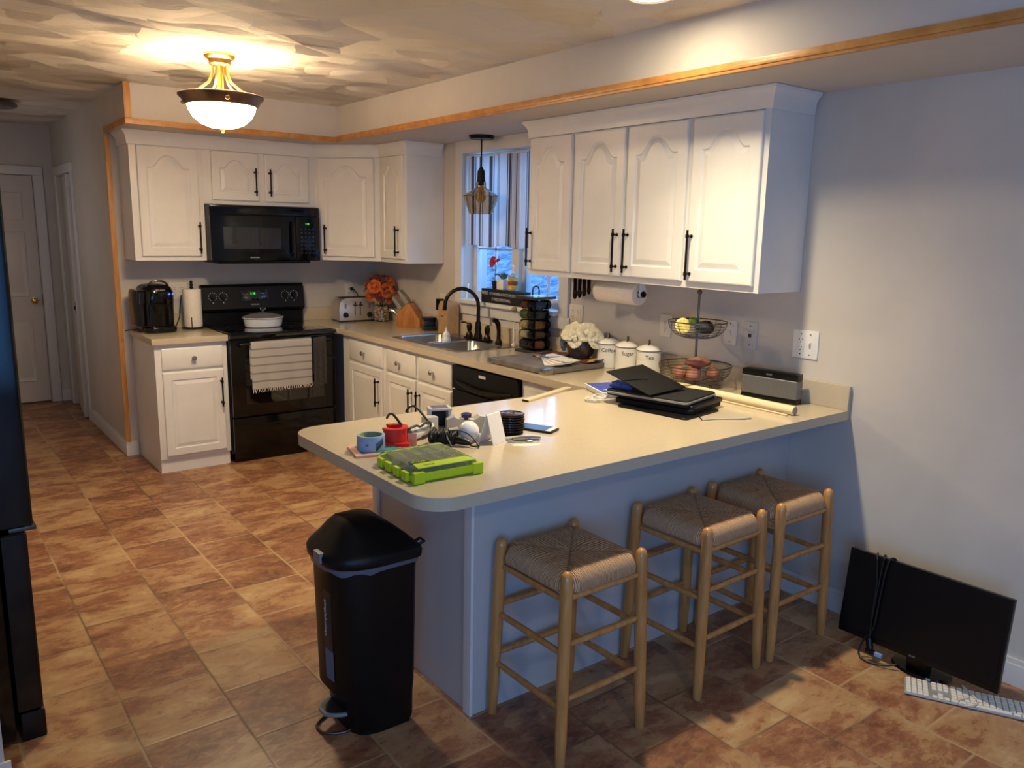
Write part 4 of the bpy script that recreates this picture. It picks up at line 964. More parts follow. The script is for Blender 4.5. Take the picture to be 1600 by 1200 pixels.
# ------------------------------------------------------------------ stone board with papers
cb=thing('serving_board','large grey slate board with metal corner caps on the counter','board',(-.352,-2.722,.9145),math.radians(2))
m_slate=noisy('slate',(120,112,106),(98,90,84),12,.6,.05)
B().bx(-.245,.245,-.245,.245,.004,.030,.002).ob('slab',m_slate,cb)
for sx_ in (-1,1):
    for sy_ in (-1,1): B().bx(sx_*.247,sx_*.195,sy_*.247,sy_*.195,.0,.0325,.003).ob('corner_cap',m_steel,cb)
def sheet(name,label,cat,loc,rz_,w,d,h,m,curl=.0,z0=0,group=None):
    t_=tag(B().grid(lambda u,v:((u-.5)*w,(v-.5)*d,h+curl*(u*u*.6+(1-v)**3*.8)),10,10).ob(name,m,loc=loc,fix=False),label,cat,group)
    bm=bmesh.new(); bm.from_mesh(t_.data); bmesh.ops.solidify(bm,geom=bm.faces[:],thickness=h*.9); bmesh.ops.recalc_face_normals(bm,faces=bm.faces); bm.to_mesh(t_.data); bm.free()
    t_.rotation_euler=(0,0,rz_); return t_
def printm(name,cols,scale=7):
    m=mat(name,cols[0],.45); t=NT(m); v=t.node('ShaderNodeTexVoronoi'); t.l.new(t.mapping(t.coord(),(1,1,1)),v.inputs['Vector']); v.inputs['Scale'].default_value=scale*3
    sp_=t.node('ShaderNodeSeparateColor'); t.l.new(v.outputs['Color'],sp_.inputs[0]); n=len(cols); r=t.node('ShaderNodeValToRGB'); r.color_ramp.interpolation='CONSTANT'; e=r.color_ramp.elements
    while len(e)<n: e.new(.5)
    for i,c in enumerate(cols): e[i].position=i/n; e[i].color=lin(c)
    t.l.new(sp_.outputs[0],r.inputs[0]); t.color(r.outputs[0]); return m
m_mag1=printm('magazine_print_red',[(120,40,34),(60,34,30),(170,120,110),(210,190,170),(90,26,28)]); m_mag2=printm('magazine_print_yellow',[(214,160,60),(120,60,40),(60,40,30),(226,190,110),(170,90,60)]); m_mag3=printm('leaflet_print',[(232,226,216),(226,220,210),(90,110,160),(236,230,220),(200,196,190)],4)
z=.9145+.031
sheet('magazine','dark red magazine lying at the back of the slate board','magazine',(-.235,-2.620,z),.4,.20,.17,.004,m_mag1,.006)
sheet('magazine','yellow and brown magazine lying at the right end of the slate board','magazine',(-.195,-2.905,z),.1,.17,.11,.004,m_mag2,.014)
for i in range(4):
    sheet('mail','white folded letter in the fanned pile on the slate board','mail',(-.395+.010*i,-2.800-.006*i,z+.0015+.0062*i),.95+.17*i,.26,.105,.002,m_paper if i<3 else m_mag3,.004,group='letters in the fanned pile')
sheet('flyer','curled white flyer at the front edge of the slate board','flyer',(-.440,-2.925,z+.001),-.25,.11,.10,.002,m_paper,.018)

# ------------------------------------------------------------------ white flowers in a dark bowl
wfx,wfy=-.165,-2.775
wb=thing('planter_bowl','round dark pewter bowl holding cream flowers','bowl',(wfx,wfy,.9145+.0305))
B().lathe([(0,0),(.045,0),(.050,.004),(.072,.03),(.080,.065),(.078,.105),(.074,.112),(.070,.105),(.072,.065),(.062,.03),(.0,.012)],seg=48).ob('bowl',noisy('pewter_glaze',(92,82,74),(66,58,52),14,.3,.05,metal=.4),wb)
wf=thing('flower_arrangement','cream hydrangea like flowers spreading over a dark bowl','flowers',(wfx,wfy,1.016))
for i,(p,r,a) in enumerate((((-.02,.085,.055),.060,(-.4,.8,.5)),((-.055,.012,.075),.060,(-.7,-.1,.7)),((-.02,-.070,.080),.058,(-.4,-.7,.6)),((.030,.0,.095),.055,(0,0,1)),((.02,.07,.085),.05,(.2,.6,.7)),((.0,-.115,.050),.050,(-.2,-1,.2)),((-.045,.095,.010),.045,(-.5,1,-.2)),((-.075,-.035,.045),.045,(-1,-.3,.1)))):
    b=B(); bloom(b,p,r,a,40+i,5); b.ob('bloom',m_cr,wf,smooth=60,fix=False)
b=B()
for i in range(8):
    a=i*.785; leaf(b,(.03*math.cos(a),.03*math.sin(a),.01),(math.cos(a),math.sin(a),.15),.07,.04)
b.ob('leaves',m_leafg,wf,fix=False)

# ------------------------------------------------------------------ canisters
for nm,y,side in (('Coffee',-2.930,'nearest the flowers'),('Sugar',-3.075,'in the middle of the three'),('Tea',-3.232,'nearest the wire basket')):
    c=thing('canister','cream enamel canister lettered %s, %s'%(nm,side),'canister',(-.100,y,.9145),0,'lettered enamel canisters')
    pr=[(0,0),(.062,0),(.0635,.004)]
    for z_ in (.022,.036,.050,.064,.078): pr+=[(.0635,z_-.0025),(.0630,z_),(.0635,z_+.0025)]
    pr+=[(.0635,.128),(0,.128)]
    B().lathe(pr,seg=56).ob('body',m_enamel,c)
    l=B().lathe([(.0655,.1285),(.067,.131),(.066,.136),(.056,.146),(.03,.157),(0,.160)],seg=56).lathe([(.0655,.1285),(0,.1285)],seg=56).ob('lid',m_enamel,c)
    B().lathe([(.0655,.128),(.0682,.130),(.0675,.134),(.0655,.134),(.0655,.128)],seg=56).ob('rim_line',m_greyrim,l)
    hb=B(); hb.tube([(-.022,0,.157),(-.018,0,.172)]+[(-.014*math.cos(PI*i/6),0,.172+.012*math.sin(PI*i/6)) for i in range(7)]+[(.018,0,.172),(.022,0,.157)],.004,8,M=rz(.6)); hb.ob('lid_handle',m_pewter,l)
    ma=math.atan2(-6.073-y,-3.194+.1)   # letters face the room
    mm=math.radians(226)
    M=Matrix.Translation((.0638*math.cos(mm),.0638*math.sin(mm),.098))@frame(0,0,0,(math.cos(mm+PI/2),math.sin(mm+PI/2),0),(0,0,1))
    text(nm,.030,m_dprint,c,M,bend=.0638,extr=.0006)

# ------------------------------------------------------------------ two tier wire basket and its fruit
bk=thing('tiered_wire_basket','two tier wire fruit basket on a pole beside the cabinets','basket',(-.178,-3.605,.9145))
def wire_bowl(b,R,h,zc,rings,ribs,r0):
    for i in range(rings+1):
        f=i/rings; rr=r0+(R-r0)*math.sin(f*PI/2)**.85; z=zc+h*(1-math.cos(f*PI/2))
        b.tube([(rr*math.cos(2*PI*k/40),rr*math.sin(2*PI*k/40),z) for k in range(40)],.0030 if i==rings else .0014,6,closed=True)
    for k in range(ribs):
        a=2*PI*k/ribs; b.tube([((r0+(R-r0)*math.sin(f*PI/2)**.85)*math.cos(a),(r0+(R-r0)*math.sin(f*PI/2)**.85)*math.sin(a),zc+h*(1-math.cos(f*PI/2))) for f in [j/8 for j in range(9)]],.0018,6)
    b.cyl((0,0,zc-.002),(0,0,zc+.002),r0,seg=24)
b=B(); wire_bowl(b,.172,.085,.030,9,8,.055)
b.ob('lower_bowl',m_pewter,bk); b=B(); wire_bowl(b,.138,.078,.245,8,8,.035); b.ob('upper_bowl',m_pewter,bk)
B().cyl((0,0,.026),(0,0,.455),.0055).sph((0,0,.462),.0125).ob('pole',m_pewter,bk)
for k in range(4):
    a=PI/4+PI/2*k; B().tube([(.055*math.cos(a),.055*math.sin(a),.030),(.075*math.cos(a),.075*math.sin(a),.012)],.003,6).sph((.078*math.cos(a),.078*math.sin(a),.0085),.0085).ob('foot',m_pewter,bk)
def fruit(name,label,cat,p,r,sc,m,rot=(0,0,0),seed=0,bump_=.05,group=None):
    b=B().sph((0,0,0),r,sc,24,16); rnd=random.Random(seed); ph=[rnd.uniform(0,6) for _ in range(3)]
    for v in b.bm.verts:
        q=v.co/r; v.co*=1+bump_*(math.sin(q.x*2.3+ph[0])+math.sin(q.y*2.9+ph[1])+math.sin(q.z*2.1+ph[2]))*.5
    o=b.ob(name,m,smooth=80); o.location=p; o.rotation_euler=rot; return tag(o,label,cat,group)
bx0,by0=-.178,-3.605
m_lemon=noisy('lemon_skin',(222,196,56),(206,178,40),60,.45,.15); m_sp=noisy('sweet_potato_skin',(164,106,84),(136,86,68),26,.75,.25); m_lime2=noisy('lime_skin',(120,150,50),(100,130,40),60,.45,.1); m_avo=noisy('avocado_skin',(34,34,26),(22,22,18),80,.6,.3)
lm=thing('cut_lemon','cut yellow lemon with its pale face showing in the upper basket','lemon',(bx0-.055,by0+.050,1.2045),0,rot=(.15,-1.15,-.45+PI))
lm.rotation_euler=(0,0,0); lm.matrix_world=Matrix.Translation((bx0-.050,by0+.048,1.215))@Vector((-.72,-.66,.25)).to_track_quat('Z','Y').to_matrix().to_4x4()
B().lathe([(0,-.046),(.012,-.044),(.028,-.034),(.037,-.018),(.038,0),(.0355,.0005)],seg=32).ob('peel',m_lemon,lm)
lf=B().lathe([(0,.0012),(.030,.0012),(.0358,.0004)],seg=32).ob('pith',mat('lemon_pith',(238,228,168),.5),lm)
b=B()
for k in range(9):
    a=2*PI*k/9; b.prism([(.004*math.cos(a),.004*math.sin(a)),(.028*math.cos(a-.28),.028*math.sin(a-.28)),(.030*math.cos(a),.030*math.sin(a)),(.028*math.cos(a+.28),.028*math.sin(a+.28))],.0012,.0020)
b.ob('pulp',mat('lemon_pulp',(226,206,84),.25),lf)
fruit('lime','small green lime behind the cut lemon in the upper basket','lime',(bx0-.02,by0+.012,1.237),.021,(1,1.1,.95),m_lime2,seed=1)
fruit('avocado','dark avocado right of the pole in the upper basket','avocado',(bx0-.022,by0-.060,1.212),.033,(.95,1.35,.9),m_avo,(.1,0,.5),2)
fruit('avocado','dark avocado at the back of the upper basket','avocado',(bx0+.050,by0-.010,1.212),.031,(.95,1.3,.9),m_avo,(.1,0,1.5),3)
for i,(dx,dy,dz,r,sc,rt_) in enumerate(((-.062,.038,.0,.033,(1.0,2.1,.92),-.75),(-.058,-.040,.002,.033,(1.0,1.9,.95),-.95),(.050,.040,0,.033,(1.0,1.8,.95),-.6),(.005,-.012,.050,.030,(2.1,1.0,.9),-.75),(.060,-.060,0,.033,(1,1.5,.95),-.6))):
    fruit('sweet_potato',['pinkish sweet potato at the left front of the lower basket','pinkish sweet potato at the right front of the lower basket','pinkish sweet potato at the back left of the lower basket','pinkish sweet potato lying on top in the lower basket','pinkish sweet potato at the back right of the lower basket'][i],'sweet potato',(bx0+dx,by0+dy,.9145+.074+dz),r,sc,m_sp,(0,0,rt_),i+5,.12,'sweet potatoes in the lower basket')
# speaker
sk_=thing('bluetooth_speaker','grey portable speaker with black top and base near the counter end','speaker',(-.105,-3.985,.9145),math.radians(-83))
m_mesh=noisy('silver_speaker_mesh',(128,128,128),(112,112,112),500,.4,.2,metal=.5)
B().bx(-.135,.135,-.026,.026,.0,.020,.004).ob('base',m_bplast,sk_); B().bx(-.135,.135,-.027,.027,.021,.104,.007,3).ob('grille',m_mesh,sk_); B().bx(-.135,.135,-.026,.026,.105,.134,.006).bx(-.120,.120,-.020,.020,.1335,.136,.001).ob('top_band',m_bplast,sk_)
text('BOSE',.012,m_grey_p,sk_,frame(0,-.0265,.119,(1,0,0),(0,0,1)))
# rolled poster and a thin rod in front of it
pp=thing('rolled_poster','long roll of cream paper lying along the back of the peninsula','paper roll',(0,0,0))
a_=Vector((-.298,-4.238,.9145+.0195)); b__=Vector((-.284,-3.60,.9145+.0195))
ax_=(b__-a_).normalized()
m_cream=mat('cream_poster_paper',(228,208,166),.6)
B().cyl(a_,b__,.019,seg=32).ob('paper',m_cream,pp)
B().cyl(a_-ax_*.0012,a_+ax_*.0002,.016,seg=28).ob('roll_end',mat('grey_core',(150,138,128),.8),pp)
tag(B().tube([a_+Vector((-.034,.012,-.0155)),b__+Vector((-.034,0,-.0155))],.0038,10).ob('dowel',m_cream),'thin cream rod lying along the front of the rolled poster','rod')

# ------------------------------------------------------------------ stack of portfolios with the graduation cap
def rrp(w,d,r): return rr2(w,d,r,5)
def folder(label,loc,rz_,w,d,h,m,name='portfolio',cat='folder',zip_=True,piping=None):
    f=thing(name,label,cat,loc,rz_); 
    bev=min(h*.35,.006); B().prism(rrp(w,d,.018),0,h,bev,seg=3).ob('cover',m,f,smooth=50)
    if piping:
        for z_ in (h*.40,h*.62): B().tube([(x,y,z_) for x,y in rrp(w+.001,d+.001,.018)],.0022,6,closed=True).ob('piping',piping,f)
    return f
fz=.9145; fx,fy,fr_=-.615,-3.815,math.radians(101)
folder('lowest flat black folder under the stack of portfolios',(fx-.035,fy-.045,fz),fr_-.05,.345,.265,.007,m_bplast2)
folder('thick black zipped binder, second from the bottom of the stack',(fx+.02,fy+.005,fz+.0075),fr_+.03,.370,.280,.019,m_fabric_b)
folder('black binder in the middle of the stack with a small green tag',(fx+.035,fy-.002,fz+.027),fr_+.02,.355,.275,.014,m_bplast2)
tf=folder('black padded sleeve with light grey zip piping on top of the stack',(fx+.0,fy+.030,fz+.0415),fr_+.06,.385,.285,.022,m_fabric_b,'laptop_sleeve','sleeve',piping=mat('light_grey_piping',(156,150,140),.6))
zq=B().box((-.194,-.110,.010),(.006,.010,.004),.001).tube([(-.198,-.110,.009),(-.204,-.112,-.010),(-.205,-.113,-.028)],.0022,6).ob('zip_pull',m_steel,tf)
zc=fz+.064
gc_=thing('graduation_cap','black graduation cap tilted on top of the portfolio stack','cap',(0,0,0))
# board corners from the photograph's cap: square tilted down towards the room
M=Matrix.Translation((0,0,.0425))@Euler((.269,-.026,.08)).to_matrix().to_4x4()
gc_.location=(-.657,-3.733,zc+.001)
brd=B().box((0,0,0),(.25,.25,.004),.0015,M=M).ob('mortarboard',m_satin_b,gc_)
top_=[M@Vector((.078*math.cos(2*PI*i/40),.074*math.sin(2*PI*i/40),-.0025)) for i in range(40)]
B().loops([[(v.x*1.06,v.y*1.06,.0) for v in top_],[(v.x*1.03,v.y*1.03,v.z*.5) for v in top_],top_],cap0=True,cap1=True).ob('skull_cap',m_satin_b,gc_)
B().cyl((0,0,.002),(0,0,.0065),.008,M=M).tube([(0,0,.004),(-.06,.01,.004),(-.128,.022,.004),(-.136,.023,-.004),(-.138,.02,-.03)],.0022,6,M=M).ob('tassel_cord',m_bmatte,brd)
b=B()
for i,(x,y,z_,r_) in enumerate(((0,0,.010,.020),(.012,.014,.028,.017))):
    b.tube([(x-.055,y+.028,z_),(x-.03,y+.022,z_+.004),(x,y,z_),(x+.035,y-.028,z_),(x+.052,y-.040,z_-.002)],r_,12,radii=[r_*.3,r_,r_*.75,r_*.9,r_*.35])
for v in b.bm.verts: v.co.z=.004+(v.co.z)*.62
bs_=tag(b.ob('blue_cloth',m_blue_cloth,loc=(fx-.125,fy+.135,zc+.001)),'folded royal blue cloth between the cap and the blue booklet','cloth'); bs_.rotation_euler=(0,0,-.6)
bc=thing('booklet','blue and white booklet sticking out left of the portfolio stack','booklet',(-.628,-3.475,fz),math.radians(68))
B().box((0,0,.024),(.24,.15,.006),.001).ob('cover',m_paper,bc); B().box((0,0,.0273),(.228,.138,.0008)).ob('cover_print',mat('blue_print',(62,80,170),.4),bc); B().prism([(-.09,-.045),(-.02,-.03),(-.055,.05)],.0277,.0281).ob('cover_mark',m_label,bc)
tag(B().bx(-.11,.11,-.065,.065,.0,.0205,.002).ob('white_box',m_wplast,loc=(-.628,-3.475,fz)),'low white carton under the blue booklet','box').rotation_euler=(0,0,math.radians(68))
pr=B(); rnd=random.Random(5)
pts=[]
for i in range(90):
    a=i*.42; r_=.020+.012*math.sin(i*.37); pts.append((-.795+r_*1.9*math.cos(a)*.9-.0,-3.575+r_*math.sin(a)*1.5,fz+.004+.00023*i+.002*math.sin(i)))
pr.tube(pts,.0024,6).ob('charging_cable',m_lcord); tag(bpy.data.objects['charging_cable'],'tangle of white cable poking out from under the black sleeve','cable')
# thin white stick hook at the right of the stack
hk=thing('cable_hook','thin white bent stick lying right of the portfolio stack','stick',(0,0,0))
B().tube([(-.700,-4.085,fz+.003),(-.640,-4.100,fz+.003),(-.585,-4.135,fz+.003),(-.535,-4.165,fz+.004),(-.505,-4.172,fz+.005)],.0028,8,radii=[.0028,.0028,.0028,.004,.005]).ob('rod',m_grey_l,hk)
B().tube([(-.700,-4.085,fz+.003),(-.655,-4.03,fz+.003)],.002,6).ob('cord',m_cord,hk)
# strip along the counter joint
ys=thing('wooden_strip','long narrow beige strip lying across the counter joint','strip',(0,0,0))
p0_=Vector((-1.078,-3.425,fz)); p1_=Vector((-.715,-3.300,fz)); d_=p1_-p0_; an=math.atan2(d_.y,d_.x); ys.location=p0_; ys.rotation_euler=(0,0,an)
B().bx(0.003,d_.length,-.016,.016,0,.009,.001).ob('strip',mat('beige_strip',(196,180,148),.5),ys); B().bx(0,.0028,-.016,.016,0,.009).ob('end_cap',m_dprint,ys)

# ------------------------------------------------------------------ under the wall cabinets
rh=thing('paper_towel_holder','paper towel roll hung under the wall cabinets','paper towel',(-.175,-3.075,1.338))
M90=Matrix.Rotation(PI/2,4,'X')
B().lathe([(.020,-.150),(.056,-.150),(.058,-.145),(.058,.135),(.056,.140),(.020,.140),(.020,-.150)],seg=48,M=M90).ob('paper_roll',m_towelp,rh)
B().cyl((0,-.162,0),(0,.165,0),.008).bx(-.020,.020,-.160,-.154,-.012,.064,.002).bx(-.020,.020,.154,.160,-.012,.064,.002).ob('bracket',m_wplast,rh)
B().lathe([(0,.0),(.014,.0),(.017,.006),(.014,.014),(0,.016)],seg=24,M=Matrix.Translation((0,-.160,0))@M90).ob('end_knob',m_handle,rh)
B().sph((0,-.176,0),.004,(1,1,1)).ob('knob_tip',m_handle,rh)
for i in range(4):
    y=-2.765-.037*i; zt=1.402; l=[.118,.108,.098,.082][i]
    t_=thing('measuring_spoon',['longest dark spoon, leftmost of four hanging under the cabinet','second dark spoon from the left hanging under the cabinet','third dark spoon from the left hanging under the cabinet','shortest dark spoon, hanging next to the paper towel roll'][i],'spoon',(-.215,y,zt),0,'spoons hanging under the cabinet')
    B().tube([(0,0,0),(0,0,-l*.5),(0,0,-l*.62)],.006,8,radii=[.011,.009,.010]).ob('handle',m_handle,t_)
    B().sph((0,0,-l*.80),.018-.001*i,(.45,1,1.6)).ob('spoon_bowl',m_handle,t_)

# ------------------------------------------------------------------ clutter on the peninsula
nb=thing('notebook','turquoise notebook with pink edge under the blue tape roll','notebook',(-1.985,-3.772,fz),math.radians(-14))
B().box((0,0,.0035),(.165,.130,.007),.0015).ob('pages',mat('pink_cover',(226,160,140),.5),nb)
B().box((.008,.006,.0076),(.135,.104,.001)).ob('cover_panel',mat('turquoise_print',(32,158,158),.4),nb)
tp=thing('painters_tape','roll of pale blue painters tape standing on the notebook','tape',(-2.000,-3.765,fz+.0085))
B().lathe([(.038,0),(.046,0),(.0465,.001),(.0465,.048),(.046,.049),(.038,.049),(.038,0)],seg=48).ob('tape_roll',mat('pale_blue_tape',(140,164,196),.6),tp)
B().lathe([(.0378,.0005),(.0378,.0485),(.0365,.0485),(.0365,.0005),(.0378,.0005)],seg=48).ob('core',mat('tape_core',(134,156,144),.7),tp)
def band(a0,a1,z0,z1,R,tilt=0,n=8):
    b=B(); b.grid(lambda u,v:(R*math.cos(a0+(a1-a0)*u),R*math.sin(a0+(a1-a0)*u),z0+(z1-z0)*v+tilt*(u-.5)),n,1); return b
band(math.radians(262),math.radians(300),.0,.015,.0472,.024).ob('wrapper_label',mat('dark_green_label',(44,66,44),.5),tp,fix=False).location=(0,0,.012)
band(math.radians(262),math.radians(296),.026,.036,.0472,.016).ob('blue_mark',mat('blue_label',(50,96,170),.5),tp,fix=False)
band(math.radians(222),math.radians(232),.020,.027,.0472,.0).ob('small_mark',MATS['blue_label'],tp,fix=False)
band(math.radians(100),math.radians(140),.030,.046,.0362,.0).ob('inner_label',m_lime,tp,fix=False)
rd=thing('tape_dispenser','red plastic tape dispenser beside the blue tape roll','tape dispenser',(-1.898,-3.742,fz),math.radians(-35))
b=B(); N=26
b.loops([[(R*math.cos(a),R*math.sin(a),z) for R,z in ((.028,0.004),(.042,.004),(.042,.060),(.046,.060),(.046,.066),(.026,.066),(.026,.060),(.028,.060))] for a in [math.radians(-150+285*i/N) for i in range(N+1)]],cap0=True,cap1=True)
b.ob('drum',m_red,rd,smooth=40)
B().lathe([(0,0),(.043,0),(.043,.004),(0,.004)],seg=40).bx(-.05,.055,-.050,-.020,0,.018,.003).ob('base',m_red,rd)
B().bx(.045,.075,-.012,-.009,.0,.045,.001).ob('serrated_wing',mat('pale_red_clear',(210,150,130),.3),rd)
text('Scotch',.012,m_label,rd,frame(-.01,-.0505,.009,(1,0,0),(0,0,1)))
# green organizer case
gcx=-1.942; gcy=-4.030
gcs=thing('organizer_case','lime green parts organizer case with clear lid at the peninsula corner','case',(gcx,gcy,fz),math.radians(-3))
B().loops([[(x,y,z) for x,y in rrp(w,d,.008)] for w,d,z in ((.225,.245,.0),(.232,.252,.004),(.232,.252,.020))],cap0=True).loops([[(x,y,z) for x,y in rrp(w,d,.007)] for w,d,z in ((.226,.246,.020),(.222,.242,.005))],cap1=True).loops([[(x,y,.020) for x,y in rrp(.232,.252,.008)],[(x,y,.020) for x,y in rrp(.226,.246,.007)]]).ob('tray',m_lime,gcs,smooth=30)
q=B()
for x in (-.066,-.022,.022,.066): q.bx(x-.001,x+.001,-.118,.118,.006,.034)
for y in (-.05,.03): q.bx(-.108,.108,y-.001,y+.001,.006,.034)
q.ob('dividers',mat('divider_plastic',(190,196,170),.4),gcs)
rnd=random.Random(4); q=B()
for i in range(70): q.box((rnd.uniform(-.1,.1),rnd.uniform(-.04,.11),.010),(.010,.004,.004),M=None)
pt_=q.ob('small_parts',m_grey_l,gcs); pt_['kind']='stuff'
B().loops([[(x,y,z) for x,y in rrp(w,d,.008)] for w,d,z in ((.228,.248,.0205),(.228,.248,.024),(.205,.228,.042),(.203,.226,.042))],cap1=True).ob('clear_lid',m_clearp,gcs,smooth=20)
fb=B().prism([(-.100,-.123),(.100,-.123),(.092,-.075),(-.092,-.075)],.0425,.0445,.0008).ob('lid_label_band',m_lime,gcs)
B().bx(-.114,.114,-.131,-.1265,.006,.030,.003).ob('front_rail',m_lime,gcs)
for x in (-.1,.1):
    B().bx(x-.018,x+.018,-.136,-.118,.000,.034,.003).ob('corner_foot',m_lime,gcs)
for y in (-.085,-.03,.025,.08): B().bx(-.128,-.1165,y-.017,y+.017,.002,.030,.003).ob('side_latch',m_lime,gcs)
lb=B().prism([(-.100,-.073),(-.028,-.073),(-.034,-.048),(-.094,-.048)],.0425,.0438).ob('brand_plate',m_dprint,gcs)
text('RYOBI',.017,m_lime,gcs,Matrix.Translation((-.064,-.0605,.0443)))
text('TOOLS',.011,m_dprint,gcs,Matrix.Translation((-.052,-.102,.0447)))
# safety glasses
sgx=thing('safety_glasses','dark framed glasses standing folded behind the green case','glasses',(-1.800,-3.735,fz),math.radians(20))
m_gl=mat('brown_black_frame',(38,28,26),.3)
B().tube(cr([(-.066,0,.034),(-.060,-.006,.054),(-.025,-.010,.060),(.0,-.008,.052),(.025,-.010,.060),(.060,-.006,.054),(.066,0,.034),(.050,0,.010),(.020,0,.012),(0,0,.036),(-.020,0,.012),(-.050,0,.010)],5,True),.0042,8,closed=True).ob('frame',m_gl,sgx)
B().tube(cr([(-.066,0,.048),(-.062,.03,.070),(-.054,.065,.092),(-.046,.090,.092),(-.042,.108,.074)]),.0045,8).ob('temple',m_gl,sgx)
B().tube(cr([(.066,0,.048),(.062,.03,.078),(.055,.058,.104),(.050,.080,.102),(.047,.096,.082)]),.0045,8).ob('temple',m_gl,sgx)
for x in (-.037,.037): B().loops([[(x+.027*math.cos(a),y_,.034+.021*math.sin(a)) for a in [2*PI*i/20 for i in range(20)]] for y_ in (-.005,-.0035)],cap0=True,cap1=True).ob('lens',m_clearp,sgx)
# white pipe shaped device
wp=thing('handheld_fan','white tubular handheld gadget lying behind the green case','gadget',(-1.765,-3.700,fz))
B().tube([(-.075,-.035,.026),(-.03,-.015,.026),(.02,.01,.028),(.045,.022,.030)],.024,16,radii=[.022,.024,.024,.021]).ob('tube_body',m_white_c,wp)
B().tube([(-.0765,-.0358,.026),(-.079,-.0372,.026)],.017,16).ob('dark_opening',m_bmatte,wp)
B().box((.050,.028,.034),(.050,.040,.062),.006,M=None).ob('head',m_grey_l,wp)
# grey box with window
gb=thing('battery_charger','grey and white box shaped charger with a dark recess','charger',(-1.655,-3.640,fz),math.radians(-20))
B().bx(-.040,.040,-.030,.030,0,.010,.002).bx(-.040,-.034,-.030,.030,.010,.078,.002).bx(.028,.040,-.030,.030,.010,.078,.002).bx(-.034,.028,.020,.030,.010,.078,.002).ob('housing',m_grey_l,gb)
B().bx(-.042,.042,-.034,.032,.0785,.086,.003).ob('lid',m_grey_l,gb); B().bx(-.030,.030,-.024,.024,.0862,.0872,.0).ob('lid_pad',mat('violet_grey',(92,86,120),.5),gb); B().bx(-.0335,.0275,.012,.0195,.0105,.078).ob('recess',m_bmatte,gb)
# white bracket with blue knob
wk=thing('white_clamp','white molded bracket with a dark blue knob','bracket',(-1.585,-3.715,fz),math.radians(-25))
Mx=Matrix(((1,0,0,0),(0,0,-1,0),(0,1,0,0),(0,0,0,1)))
B().prism([(-.075,0),(.07,0),(.07,.058),(.045,.062),(.030,.044),(-.024,.044),(-.045,.064),(-.075,.050)],-.022,.022,.004,M=Mx).ob('bracket',m_grey_l,wk)
B().lathe([(0,.0445),(.008,.0445),(.008,.052),(.019,.054),(.020,.066),(.012,.070),(0,.070)],seg=10).ob('knob',mat('navy_plastic',(36,36,84),.4),wk)
# light bulb
wb_=thing('light_bulb','round white globe light bulb lying behind the cable bundle','light bulb',(-1.660,-3.840,fz))
B().sph((0,0,.0375),.037,(1,1,1),32,20).ob('globe',m_white_c,wb_)
B().cyl((-.030,.020,.0375),(-.066,.044,.030),.016,.013).ob('screw_base',m_grey_l,wb_)
# cable bundle
cbn=thing('cable_bundle','coiled bundle of black cable behind the green case','cable',(-1.755,-3.828,fz))
rnd=random.Random(11); b=B(); A=Vector((.075,-.095,0)).normalized(); S_=Vector((-A.y,A.x,0))
for k in range(15):
    o_=-.045+.0062*k; R=.023+rnd.uniform(-.004,.003); tl_=rnd.uniform(-.35,.35)
    b.tube([A*(o_+tl_*R*math.cos(2*PI*i/18)*.5)+S_*(R*1.15*math.sin(2*PI*i/18))+Vector((0,0,R+.006+R*math.cos(2*PI*i/18))) for i in range(18)],.0033,6,closed=True)
b.ob('coils',m_cord,cbn)
B().tube([A*.04+Vector((0,0,.022)),A*.075+Vector((0,0,.018)),A*.10+Vector((0,0,.012))],.012,10,radii=[.015,.013,.006]).ob('plug',m_bplast,cbn)
B().tube(cr([A*.02+Vector((0,0,.05)),A*.05+S_*.02+Vector((0,0,.05)),A*.085+S_*.028+Vector((0,0,.035)),A*.12+S_*.012+Vector((0,0,.006)),A*.125+S_*-.008+Vector((0,0,.005)),A*.10+S_*-.012+Vector((0,0,.008))]),.0028,6).ob('loose_loop',m_cord,cbn)
B().tube([A*.0+S_*.03+Vector((0,0,.045)),A*.012+Vector((0,0,.060)),A*.022+S_*-.03+Vector((0,0,.035)),A*.04+S_*-.032+Vector((0,0,.006))],.0022,6).ob('grey_tie',m_grey_p,cbn)
# folded white card
wc=thing('folded_card','white folded card leaning upright beside the coasters','card',(-1.592,-3.885,fz),math.radians(20))
b=B()
def cfold(u,v):
    # v runs round the fold, u along it
    s=(v-.5)*2; w=.075; zz=.001+abs(s)*.0; 
    return None
Mx=Matrix(((0,0,1,0),(1,0,0,0),(0,1,0,0),(0,0,0,1)))
B().prism([(-.034,.0),(-.031,.0),(-.003,.100),(-.006,.101)],-.040,.040,M=Mx).prism([(.026,.0),(.029,.0),(-.001,.103),(-.0035,.1005)],-.040,.040,M=Mx).ob('card',m_paper,wc,smooth=0)
B().prism([(.031,.0),(.060,.0),(.0595,.002),(.031,.030)],-.030,.048,M=Mx).ob('flap',m_paper,wc,smooth=0)
